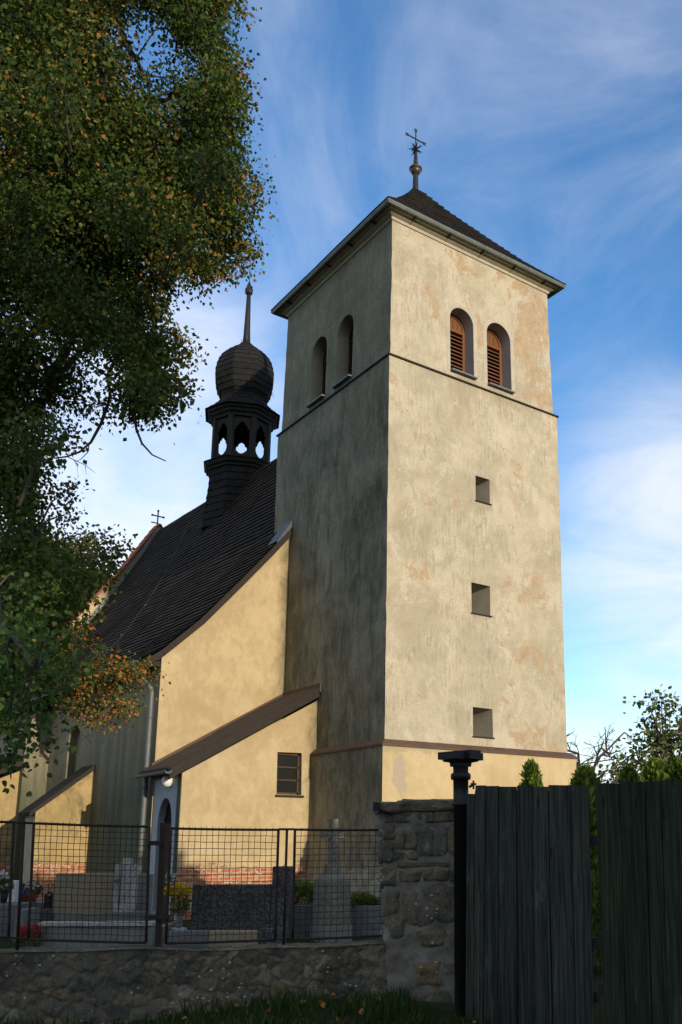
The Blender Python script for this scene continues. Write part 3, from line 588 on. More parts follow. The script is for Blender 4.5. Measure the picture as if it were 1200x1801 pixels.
# nave
XL, XR, XC, NLEN = -3.33, 8.73, 2.70, 15.8
PROF = [(-3.84, 5.66), (-3.39, 5.99), (-2.45, 6.89), (-1.44, 8.055), (-.665, 8.97), (-.05, 9.73), (1.0, 11.40), (2.0, 13.12), (2.7, 14.46)]
def resample(P, step):
    P = [np.array(p) for p in P]; out = [P[0]]; acc = 0
    for a, b in zip(P, P[1:]):
        L_ = np.linalg.norm(b-a); d = step-acc
        while d <= L_: out.append(a+(b-a)*d/L_); d += step
        acc = L_-(d-step)
    if np.linalg.norm(out[-1]-P[-1]) > .05: out.append(P[-1])
    return out
def stepped_roof(name, prof, y0, y1, fn, mat, parent, step=.2, seg=.6, lift=.034, wob=.008, keep=None):
    m = MB(); Q = resample(prof, step); ny = max(2, int((y1-y0)/seg))
    sag = [sum(a*math.sin(b*k+c) for a, b, c in ((.012, .9, 1), (.008, 2.3, 2))) for k in range(ny+1)]
    for i in range(len(Q)-1):
        a, b = Q[i], Q[i+1]; d = (b-a)/np.linalg.norm(b-a); n = np.array([-d[1], d[0]]); n = n if n[1] > 0 else -n
        vs = []
        for k in range(ny+1):
            y = y0+(y1-y0)*k/ny; j = random.uniform(-wob, wob); r = random.uniform(-.4, .4)*seg*(0 < k < ny)
            p0 = a+n*(0.0+sag[k]); p1 = a+n*(lift+j+sag[k])-d*.012; p2 = b+n*(.004+sag[k])
            vs += [fn(p0[0], y+r*.3, p0[1]), fn(p1[0], y+r*.3, p1[1]), fn(p2[0], y+r*.3, p2[1])]
        m.add(vs, [(3*k, 3*k+3, 3*k+4, 3*k+1) for k in range(ny)]+[(3*k+1, 3*k+4, 3*k+5, 3*k+2) for k in range(ny)])
    return m.build(name, mat, parent)
nave_roof = stepped_roof('nave_roof', PROF, -.13, NLEN-.2, nv, 'roof', church, step=.225, lift=.036)
def right_roof():
    m = MB(); P = [(2*XC-x, z) for x, z in PROF]
    vs = [nv(x, y, z) for y in (-.13, NLEN-.2) for x, z in P]; k = len(P)
    m.add(vs, [(i, i+1, k+i+1, k+i) for i in range(k-1)]); m.build('roof_slope', 'roof', nave_roof)
right_roof()
m = MB()
for (a, b) in zip(PROF[:-3], PROF[1:-2]):
    a, b = np.array(a), np.array(b); d = (b-a)/np.linalg.norm(b-a); n = np.array([d[1], -d[0]])
    P = [a+n*.145, b+n*.145, b-n*.0, a-n*.0]
    m.hexa([nv(P[0][0], -.105, P[0][1]), nv(P[1][0], -.105, P[1][1]), nv(P[1][0], .01, P[1][1]), nv(P[0][0], .01, P[0][1]), nv(P[3][0], -.105, P[3][1]), nv(P[2][0], -.105, P[2][1]), nv(P[2][0], .01, P[2][1]), nv(P[3][0], .01, P[3][1])])
m.build('verge_board', 'brown_dark', nave_roof)
def rz(x):
    for (a, za), (b, zb) in zip(PROF, PROF[1:]):
        if a <= x <= b: return za+(zb-za)*(x-a)/(b-a)
m = MB()
for z0, x0 in ((9.62, -.42),):
    m.hexa([nv(-.46, -.15, rz(-.46)+.02), nv(.02, -.15, rz(.0)+.02), nv(.02, .38, rz(.0)+.02), nv(-.46, .38, rz(-.46)+.02), nv(-.46, -.15, rz(-.46)+.075), nv(-.0, -.15, rz(0)+.20), nv(-.0, .38, rz(0)+.20), nv(-.46, .38, rz(-.46)+.07)])
m.build('flashing', 'lead', nave_roof)
m = MB()
def rz(x):
    for (a, za), (b, zb) in zip(PROF, PROF[1:]):
        if a <= x <= b: return za+(zb-za)*(x-a)/(b-a)
cable = [(1.9, 10.95), (.6, 9.5), (-.6, 8.1), (-1.8, 6.75), (-3.25, 5.1)]
m.tube([nv(x, y, rz(x)+.13-.05*(i % 2)) for i, (x, y) in enumerate(cable)], .006, 4)
for x, y in cable[1:-1]: m.tube([nv(x, y, rz(x)), nv(x-.05, y, rz(x)+.16)], .010, 4); m.obox(nv(x, y, rz(x)+.12), ((1, 0, 0), (0, 1, 0), (0, 0, 1)), (.05, .09, .02))
m.build('lightning_wire', 'lead', nave_roof)
lowp = [(x, z-.10) for x, z in PROF if x > -3.3]
gable = [(XL, -.3), (XR, -.3), (XR, 5.95)]+[(2*XC-x, z) for x, z in lowp]+[(x, z) for x, z in lowp[::-1][1:]]+[(XL, 5.95)]
BW = arch(5.12, 6.10, 2.45, 4.28, 12)
m = MB(); m.poly(gable, [], lambda u, v: nv(u, 0, v), 0); m.poly(gable, [], lambda u, v: nv(u, NLEN, v), 0)
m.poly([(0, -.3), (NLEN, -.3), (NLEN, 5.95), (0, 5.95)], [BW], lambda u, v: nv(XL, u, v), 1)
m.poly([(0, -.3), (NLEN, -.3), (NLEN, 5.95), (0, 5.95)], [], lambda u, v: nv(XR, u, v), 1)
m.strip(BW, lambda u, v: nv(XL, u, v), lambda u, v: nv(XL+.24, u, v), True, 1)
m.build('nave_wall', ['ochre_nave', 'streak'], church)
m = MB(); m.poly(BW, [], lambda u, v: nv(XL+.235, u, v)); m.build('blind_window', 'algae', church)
m = MB(); m.box((XL-.30, .02, 5.62), (XL-.015, NLEN-.3, 5.74), f=nv); m.build('eave_board', 'brown_dark', nave_roof)
def half_gutter(mb, A, B, r=.075, n=6):
    A, B = np.array(A), np.array(B); t = unit(B-A); s = np.cross(t, [0, 0, 1.0]); up = np.array([0, 0, 1.0])
    pr = [s*r*math.cos(w)+up*r*math.sin(w) for w in np.linspace(math.pi, 2*math.pi, n+1)]; pr2 = [p*.86 for p in pr[::-1]]; q = pr+pr2; k = len(q)
    mb.add([A+p for p in q]+[B+p for p in q], [(i, (i+1) % k, k+(i+1) % k, k+i) for i in range(k)]+[tuple(range(k))[::-1], tuple(range(k, 2*k))])
m = MB(); half_gutter(m, nv(-3.87, -.08, 5.68), nv(-3.87, NLEN-.3, 5.72), .085); m.build('gutter', 'green_zinc', church)
m = MB(); c0 = np.array(nv(-3.87, .17, 5.62)); w0 = np.array(nv(XL-.12, .16, 5.0))
m.tube([c0+[0, 0, .02], c0+[0, 0, -.14], w0+[-.03, 0, .12], w0, w0+[0, 0, -1.6], w0+[0, 0, -3.2], w0+[0, 0, -5.0]], .055, 10)
for dz in (-.6, -2.2, -3.6): m.lathe((w0[0], w0[1]), [(.066, w0[2]+dz), (.066, w0[2]+dz+.04)], 10)
dp = m.build('downpipe', 'zinc', church)
m = MB(); m.lathe((c0[0], c0[1]), [(.06, c0[2]-.18), (.075, c0[2]-.06), (.13, c0[2]+.04), (.14, c0[2]+.09), (.12, c0[2]+.09)], 10, smooth=False); m.build('hopper', 'zinc', dp)
# east gable parapet
TOP = [(2.7, 14.72), (1.19, 12.28), (-.44, 10.10), (-1.45, 8.80), (-3.75, 6.25)]
pl_ = TOP+[(-3.75, 5.7), (-3.4, 5.85)]+[(x, z-.1) for x, z in PROF[2:]]
pl_ = pl_+[(2*XC-x, z-.1) for x, z in PROF[2:-1][::-1]]+[(2*XC+3.75, 6.25)]+[(2*XC-x, z) for x, z in TOP[1:-1][::-1]]
m = MB(); m.prism(pl_, lambda u, v: nv(u, NLEN-.28, v), lambda u, v: nv(u, NLEN+.12, v)); gp = m.build('gable_parapet', 'ochre_nave', church)
m = MB()
for s in (1, -1):
    for a, b in zip(TOP, TOP[1:]):
        a, b = np.array(a), np.array(b); k = max(1, int(np.linalg.norm(b-a)/.32)); d = (b-a)/k; n = np.array([-d[1], d[0]])/np.linalg.norm(d); n = n if n[1] > 0 else -n
        for i in range(k):
            p, q = a+d*i, a+d*(i+1.06); P = [p+n*.005, q+n*.03, q+n*.075, p+n*.05]
            fx = (lambda x: x) if s > 0 else (lambda x: 2*XC-x)
            m.hexa([nv(fx(P[0][0]), NLEN-.36, P[0][1]), nv(fx(P[1][0]), NLEN-.36, P[1][1]), nv(fx(P[1][0]), NLEN+.2, P[1][1]), nv(fx(P[0][0]), NLEN+.2, P[0][1]), nv(fx(P[3][0]), NLEN-.36, P[3][1]), nv(fx(P[2][0]), NLEN-.36, P[2][1]), nv(fx(P[2][0]), NLEN+.2, P[2][1]), nv(fx(P[3][0]), NLEN+.2, P[3][1])])
m.build('coping', 'tiles', gp)
m = MB()
for a, b in zip(PROF[1:], PROF[2:]):
    a, b = np.array(a), np.array(b); d = unit(b-a); n = np.array([-d[1], d[0]])
    P = [a+n*.0, b+n*.0, b+n*.16, a+n*.16]
    m.hexa([nv(P[0][0], NLEN-.31, P[0][1]), nv(P[1][0], NLEN-.31, P[1][1]), nv(P[1][0], NLEN-.283, P[1][1]), nv(P[0][0], NLEN-.283, P[0][1]), nv(P[3][0], NLEN-.31, P[3][1]), nv(P[2][0], NLEN-.31, P[2][1]), nv(P[2][0], NLEN-.283, P[2][1]), nv(P[3][0], NLEN-.283, P[3][1])])
m.build('flashing', 'zinc', gp)
m = MB(); c = np.array(nv(XC, NLEN-.08, 14.72))
for cc, sx, sz in ((c+[0, 0, .36], .045, .62), ): m.obox(cc, (NX, NY, (0, 0, 1)), (sx, .04, sz))
m.obox(c+[0, 0, .42], (NX, NY, (0, 0, 1)), (.50, .04, .045)); m.obox(c+np.array([0, 0, .10])-NX*.13, (NX, NY, (0, 0, 1)), (.30, .04, .04))
for p in (c+[0, 0, .66], c+NX*.25+[0, 0, .42], c-NX*.25+[0, 0, .42]): m.obox(p, (NX, NY, (0, 0, 1)), (.075, .045, .075))
m.build('gable_cross', 'iron', church)

# porch
PX0, PY = -3.29, 2.92
pw = [(-1.02, 2.655), (-.375, 2.655), (-.40, 3.635), (-1.035, 3.625)]
def pz(x): return 4.93+.572*x
m = MB(); m.poly([(PX0, -.3), (.0, -.3), (.0, pz(0)), (PX0, pz(PX0))], [pw], lambda u, v: (u, PY, v), 0)
m.strip(pw, lambda u, v: (u, PY, v), lambda u, v: (u, PY+.22, v), True, 2)
def ogive(u0, u1, v0, vs, top, n=8):
    c = (u0+u1)/2; o = [(u0, v0), (u1, v0)]
    for i in range(n+1): t = i/n; o.append((u1+(c-u1)*(1-math.cos(t*math.pi/2)), vs+(top-vs)*math.sin(t*math.pi/2)))
    for i in range(n-1, -1, -1): t = i/n; o.append((u0+(c-u0)*(1-math.cos(t*math.pi/2)), vs+(top-vs)*math.sin(t*math.pi/2)))
    return o
dl = ogive(3.37, 4.20, .0, 1.95, 2.55)
m.poly([(PY, -.3), (4.60, -.3), (4.60, 3.05), (PY, 3.05)], [dl], lambda u, v: (PX0, u, v), 1)
m.strip(dl, lambda u, v: (PX0, u, v), lambda u, v: (PX0+.20, u, v), True, 1)
m.build('porch_wall', ['ochre', 'blue_lime', 'reveal'], church)
m = MB()
m.box((PX0-.012, PY-.004, -.3), (PX0+.004, 3.12, 3.05)); m.build('corner_strip', 'streak', church)
m = MB(); m.poly(dl, [], lambda u, v: (PX0+.17, u, v)); m.box((PX0+.13, 3.37, 1.90), (PX0+.175, 4.20, 1.98)); m.box((PX0+.14, 3.76, 0), (PX0+.175, 3.80, 1.9)); dr = m.build('door', 'door_wood', church)
m = MB()
for k in range(-3, 4):
    m.obox((PX0+.155, 3.785+k*.1, 2.2), ((1, 0, 0), (0, .8, .6), (0, -.6, .8)), (.02, .02, .5)); m.obox((PX0+.155, 3.785+k*.1, 2.2), ((1, 0, 0), (0, .8, -.6), (0, .6, .8)), (.02, .02, .5))
m.build('door_grille', 'iron', dr)
m = MB(); c = np.array([PX0-.10, 3.50, 2.92]); m.lathe((c[0], c[1]), [(.02, c[2]-.15), (.085, c[2]-.12), (.12, c[2]-.04), (.12, c[2]+.03), (.08, c[2]+.10), (.05, c[2]+.12)], 16); gl = m.build('globe_lamp', 'opal', church)
m = MB(); m.lathe((c[0], c[1]), [(.055, c[2]+.11), (.06, c[2]+.16), (.13, c[2]+.20), (.13, c[2]+.215)], 14); m.obox(c+[.05, 0, .19], ((1, 0, 0), (0, 1, 0), (0, 0, 1)), (.11, .06, .05)); m.build('lamp_base', 'white_stone', gl)
# porch window
m = MB(); y0 = PY+.15
for a, b in (((-1.035, 2.655), (-.985, 3.63)), ((-.44, 2.655), (-.385, 3.63)), ((-1.03, 2.655), (-.39, 2.71)), ((-1.03, 3.58), (-.39, 3.63)), ((-1.03, 2.98), (-.39, 3.01)), ((-1.03, 3.28), (-.39, 3.31))): m.box((a[0], y0-.03, a[1]), (b[0], y0+.02, b[1]))
pwn = m.build('porch_window', 'frame_wood', church)
m = MB(); m.box((-1.03, y0+.0, 2.66), (-.39, y0+.012, 3.62)); m.build('pane', 'glass', pwn)
m = MB(); m.box((-1.06, PY-.055, 2.60), (-.33, PY+.14, 2.645)); m.build('sill', 'brown_dark', pwn)
# porch roof: sloping slab with stepped shingles
PR = [(-3.62, 3.115), (-.01, 5.215)]
m = MB(); (xa, za), (xb, zb) = PR; y = PY-.16; n_ = 8; wd = (4.62-y)/n_
for i in range(n_):                                  # boards and battens running down the slope
    y0, y1 = y+wd*i, y+wd*(i+1)-.012; h = random.uniform(0, .012); dz = .03+h
    k = 5
    for j in range(k):
        a_, b_ = j/k, (j+1)/k; xA, xB, zA, zB = xa+(xb-xa)*a_, xa+(xb-xa)*b_, za+(zb-za)*a_, za+(zb-za)*b_; w_ = random.uniform(-.004, .004)
        m.hexa([(xA, y0, zA-.01), (xB, y0, zB-.01), (xB, y1, zB-.01), (xA, y1, zA-.01), (xA, y0, zA+dz+w_), (xB, y0, zB+dz+w_), (xB, y1, zB+dz+w_-.01), (xA, y1, zA+dz+w_-.01)])
    m.hexa([(xa, y1-.04, za), (xb, y1-.04, zb), (xb, y1+.02, zb), (xa, y1+.02, za), (xa, y1-.04, za+.065), (xb, y1-.04, zb+.065), (xb, y1+.02, zb+.065), (xa, y1+.02, za+.065)])
porch_roof = m.build('porch_roof', 'brown_dark', church)
m = MB()
for o, t, y0, y1 in ((.0, .10, PY-.14, PY+.0), (.10, .21, PY-.10, PY-.002)):
    m.hexa([(xa+.02, y0, za-t), (xb, y0, zb-t), (xb, y1, zb-t), (xa+.02, y1, za-t), (xa+.02, y0, za-o), (xb, y0, zb-o), (xb, y1, zb-o), (xa+.02, y1, za-o)])
m.build('verge_board', 'brown_dark', porch_roof)
m = MB(); m.hexa([(xa+.1, PY, za-.10), (xb, PY, zb-.16), (xb, 4.6, zb-.16), (xa+.1, 4.6, za-.10), (xa+.1, PY, za-.02), (xb, PY, zb-.03), (xb, 4.6, zb-.03), (xa+.1, 4.6, za-.02)]); m.build('roof_deck', 'brown_dark', porch_roof)
m = MB(); m.box((-.055, PY-.17, 5.10), (-.004, 4.7, 5.32)); m.hexa([(-3.4, 4.50, 3.24), (.0, 4.66, 5.22), (.0, 4.70, 5.22), (-3.4, 4.54, 3.24), (-3.4, 4.50, 3.36), (.0, 4.66, 5.34), (.0, 4.70, 5.34), (-3.4, 4.54, 3.36)]); m.build('flashing', 'brown_sheet', porch_roof)
m = MB(); half_gutter(m, (-3.66, PY-.16, 3.08), (-3.66, 4.72, 3.08), .07); m.build('gutter', 'green_zinc', porch_roof)
# buttress and annex along the nave
def buttress(y0, y1, xw, xo, zt, zb, mat=('buttress', 'reveal_dull')):
    m = MB(); q = [(xw, -.3), (xw, zt), (xo, zb), (xo, -.3)]
    m.poly(q, [], lambda u, v: nv(u, y0, v), 0); m.poly(q, [], lambda u, v: nv(u, y1, v), 0)
    m.add([nv(xo, y0, -.3), nv(xo, y1, -.3), nv(xo, y1, zb), nv(xo, y0, zb)], [(0, 1, 2, 3)], 1)
    b = m.build('buttress', list(mat), church)
    sl = (zt-zb)/(xw-xo); m = MB(); xo2 = xo-.16
    zo = zb-.16*sl+.02
    m.hexa([nv(xo2, y0-.09, zo), nv(xw, y0-.09, zt+.02), nv(xw, y1+.09, zt+.02), nv(xo2, y1+.09, zo), nv(xo2, y0-.09, zo+.07), nv(xw, y0-.09, zt+.10), nv(xw, y1+.09, zt+.10), nv(xo2, y1+.09, zo+.07)])
    m.build('buttress_cap', 'roof', b)
    m = MB(); m.hexa([nv(xo2-.01, y0-.115, zo-.03), nv(xw, y0-.115, zt-.03), nv(xw, y0-.092, zt-.03), nv(xo2-.01, y0-.092, zo-.03), nv(xo2-.01, y0-.115, zo+.075), nv(xw, y0-.115, zt+.105), nv(xw, y0-.092, zt+.105), nv(xo2-.01, y0-.092, zo+.075)]); m.build('cap_edge', 'brown_dark', b)
buttress(3.90, 4.72, XL, -4.69, 3.47, 2.36)
buttress(7.70, 8.50, XL, -4.02, 5.55, 5.05, ('streak', 'streak'))  # darker streaked plaster here stands in for shade on this buttress
AY = 8.0
m = MB(); xo = -8.2; za, zb = 3.92, 1.75
m.poly([(XL, -.3), (XL, za), (xo, zb), (xo, -.3)], [[(-5.35, 0), (-4.85, 0), (-4.85, 1.95), (-5.35, 1.95)]], lambda u, v: nv(u, AY, v), 0); m.poly([(XL, -.3), (XL, za), (xo, zb), (xo, -.3)], [], lambda u, v: nv(u, 12.4, v), 0)
m.poly([(AY, -.3), (12.4, -.3), (12.4, zb), (AY, zb)], [], lambda u, v: nv(xo, u, v), 0); m.strip([(-5.35, 0), (-4.85, 0), (-4.85, 1.95), (-5.35, 1.95)], lambda u, v: nv(u, AY, v), lambda u, v: nv(u, AY+.3, v), True, 0); m.build('annex_wall', 'buttress', church)
m = MB(); m.poly([(-5.35, 0), (-4.85, 0), (-4.85, 1.95), (-5.35, 1.95)], [], lambda u, v: nv(u, AY+.28, v)); m.build('door', 'door_wood', church)
stepped_roof('annex_roof', [(xo-.35, zb+.02), (XL, za+.42)], AY-.22, 12.5, nv, 'roof', church, .25, .6)
m = MB(); m.hexa([nv(xo-.35, AY-.2, zb-.14), nv(XL, AY-.2, za+.16), nv(XL, AY-.0, za+.16), nv(xo-.35, AY-.0, zb-.14), nv(xo-.35, AY-.2, zb+.0), nv(XL, AY-.2, za+.38), nv(XL, AY-.0, za+.38), nv(xo-.35, AY-.0, zb+.0)]); m.build('verge_board', 'brown_dark', church)

# ridge turret (octagonal, faces along the nave axes)
tc = np.array(nv(XC, 8.38, 0)); PH = R(43)
def stepped_lathe(prof, lift=.035, mi=0, jit=.006):
    m = MB(); n = 8
    for (r0, z0), (r1, z1) in zip(prof, prof[1:]):
        vs = []; sub = 3; N_ = n*sub
        for k in range(N_):
            c0, c1 = k//sub, (k//sub+1) % n; f = (k % sub)/sub
            def rp(r):
                a = np.array([math.cos(PH+c0*math.pi/4), math.sin(PH+c0*math.pi/4)])*r; b = np.array([math.cos(PH+c1*math.pi/4), math.sin(PH+c1*math.pi/4)])*r; return a+(b-a)*f
            j = random.uniform(-jit, jit); q0, q1, q2 = rp(r0), rp(r0+lift), rp(r1+.004)
            vs += [(tc[0]+q0[0], tc[1]+q0[1], z0-.012+j), (tc[0]+q1[0], tc[1]+q1[1], z0-.006+j), (tc[0]+q2[0], tc[1]+q2[1], z1)]
        m.add(vs, [(3*k, 3*((k+1) % N_), 3*((k+1) % N_)+1, 3*k+1) for k in range(N_)]+[(3*k+1, 3*((k+1) % N_)+1, 3*((k+1) % N_)+2, 3*k+2) for k in range(N_)])
    return m
def lerp_prof(P, k):
    out = []
    P = [np.array(p) for p in P]; L_ = [0]
    for a, b in zip(P, P[1:]): L_.append(L_[-1]+np.linalg.norm(b-a))
    for i in range(k+1):
        s = L_[-1]*i/k
        for j in range(len(P)-1):
            if s <= L_[j+1]+1e-9: out.append(tuple(P[j]+(P[j+1]-P[j])*(s-L_[j])/(L_[j+1]-L_[j]))); break
    return out
turret = stepped_lathe(lerp_prof([(1.30, 12.4), (1.22, 13.3), (1.14, 14.0), (1.12, 14.66)], 8)).build('ridge_turret', 'roof_turret', church)
def oct_ring(prof, name, mat): m = MB(); m.lathe(tc, prof, 8, PH, 0, False, True); return m.build(name, mat, turret)
oct_ring([(1.10, 14.60), (1.20, 14.62), (1.22, 14.70), (1.30, 14.74), (1.34, 14.84), (1.34, 14.92), (1.10, 15.0)], 'lower_cornice', 'black_wood')
stepped_lathe([(1.36, 14.88), (1.22, 14.98), (1.08, 15.06)]).build('apron_roof', 'roof_turret', turret)
RO = 1.10
for k in range(8):
    w = PH+k*math.pi/4; c = tc[:2]+np.array([math.cos(w), math.sin(w)])*(RO-.09); d = np.array([math.cos(w), math.sin(w), 0]); t = np.array([-d[1], d[0], 0])
    m = MB(); m.obox((c[0], c[1], 15.8), (d, t, (0, 0, 1)), (.17, .20, 1.66)); m.build('post', 'black_wood', turret)
def lantern_panel(k):
    w = PH+(k+.5)*math.pi/4; ap = (RO-.07)*math.cos(math.pi/8); d = np.array([math.cos(w), math.sin(w), 0]); t = np.array([-d[1], d[0], 0]); hw = (RO-.07)*math.sin(math.pi/8)-.05
    def P(u, v, o): q = tc+d*(ap-o)+t*u; return (q[0], q[1], v)
    for name, pts in (('arch_board', [(-hw, 16.60), (-hw, 16.02), (-.20, 16.06), (-.19, 16.18), (-.13, 16.20), (-.10, 16.30), (0, 16.37), (.10, 16.30), (.13, 16.20), (.19, 16.18), (.20, 16.06), (hw, 16.02), (hw, 16.60)]),
                      ('sill_board', [(-hw, 14.95), (hw, 14.95), (hw, 15.34), (.20, 15.31), (.19, 15.24), (.13, 15.20), (.09, 15.15), (0, 15.12), (-.09, 15.15), (-.13, 15.20), (-.19, 15.24), (-.20, 15.31), (-hw, 15.34)])):
        m = MB(); m.prism(pts, lambda u, v: P(u, v, 0), lambda u, v: P(u, v, .05)); m.build(name, 'black_wood', turret)
for k in range(8): lantern_panel(k)
oct_ring([(.98, 16.56), (1.12, 16.56), (1.14, 16.66), (1.22, 16.70), (1.24, 16.78), (1.32, 16.82), (1.36, 16.90), (1.36, 16.98), (1.0, 17.05)], 'upper_cornice', 'black_wood')
stepped_lathe([(1.42, 16.92), (1.25, 17.07), (1.06, 17.22), (.92, 17.38), (.82, 17.54), (.76, 17.72)]).build('skirt_roof', 'roof_turret', turret)
DOME = [(.76, 17.62), (.92, 17.78), (1.06, 18.02), (1.12, 18.34), (1.125, 18.62), (1.06, 18.98), (.92, 19.27), (.70, 19.53), (.42, 19.75), (.20, 19.90), (.14, 20.02)]
stepped_lathe(lerp_prof(DOME, 13), .03).build('onion_dome', 'roof_turret', turret)
m = MB(); m.lathe(tc, [(.155, 19.9), (.13, 20.3), (.10, 21.2), (.078, 22.05)], 10); m.lathe(tc, [(.08, 22.03), (.14, 22.09), (.155, 22.2), (.15, 22.27), (.11, 22.33), (.09, 22.42), (.05, 22.52), (.03, 22.6)], 10, smooth=False); sp_ = m.build('spire', 'iron', turret)
m = MB(); m.tube([tc+[0, 0, 22.55], tc+[0, 0, 23.5]], .012, 5); m.build('lightning_rod', 'iron', sp_)
for a, r, z0, z1 in ((-1.1, 1.15, 17.5, 17.9), (-1.2, 1.3, 16.3, 16.8), (2.2, .3, 19.8, 20.2)):
    m = MB(); p = tc+np.array([math.cos(a)*r, math.sin(a)*r, 0]); m.tube([p+[0, 0, z0-.2], p+[.06, -.05, z1], p+[.14, -.1, z0]], .007, 4); m.build('lightning_wire', 'iron', turret)

# ------------------------------------------------------------------ churchyard wall, pillar, post, gate, fence
def wall_pt(u, z, o=0.0): q = PW0+WU*u+WN*o; return np.array([q[0], q[1], z])
def rubble_sheet(mb, P, u0, u1, v0, v1, du, scale, depth, seed, joints):   # a stone face: P(u, v, out)
    nu, nv2 = int((u1-u0)/du)+1, int((v1-v0)/du)+1; vs = []; rn = []; jo = []
    for i in range(nu+1):
        for j in range(nv2+1):
            u, v = u0+(u1-u0)*i/nu, v0+(v1-v0)*j/nv2
            q = Vector((u*scale[0]+seed, v*scale[1], seed)); q = q+mnoise.noise_vector(q*1.2)*.35
            d, pts = mnoise.voronoi(q); e = d[1]-d[0]; k = min(1, max(0, e/.30)); k = k*k*(3-2*k)
            cell = pts[0]; h = abs(math.sin(cell[0]*127.1+cell[1]*311.7)*43758.5) % 1
            o = depth*(k*(.5+.5*h)-.5)+.014*mnoise.fractal(Vector((u*9, v*5.5, seed)), .75, 2.1, 7)
            vs.append(P(u, v, o)); rn.append(h); jo.append(1-k)
    b = len(mb.v); mb.v += [tuple(float(c) for c in p) for p in vs]; mb.rnd += rn; joints += jo
    for i in range(nu):
        for j in range(nv2): mb.f.append([b+i*(nv2+1)+j, b+(i+1)*(nv2+1)+j, b+(i+1)*(nv2+1)+j+1, b+i*(nv2+1)+j+1]); mb.mi.append(0); mb.sm.append(True)
WT = .585; WLEN = float(np.linalg.norm(PW1-PW0))
def low_wall():
    m = MB(); J = []
    top = lambda u: WT+.012*math.sin(u*2.1)+.008*math.sin(u*5.3+1)
    rubble_sheet(m, lambda u, v, o: wall_pt(u, -.35+(top(u)+.35)*v, o*min(1, (1-v)*12+.25)), -4.0, WLEN+.1, 0, 1, .014, (7.0, 6.4), .022, 3.3, J)
    rubble_sheet(m, lambda u, v, o: wall_pt(u, top(u)+o*.25, -.42*v+.015), -4.0, WLEN+.1, 0, 1, .05, (9, 4), .03, 8.1, J)
    w = m.build('stone_wall', 'rubble', None, fix=False); a = w.data.attributes.new('joint', 'FLOAT', 'POINT'); a.data.foreach_set('value', np.array(J, dtype=np.float32))
    tag(w, 'low rubble stone wall with lichen under the wire fence', 'wall')
low_wall()
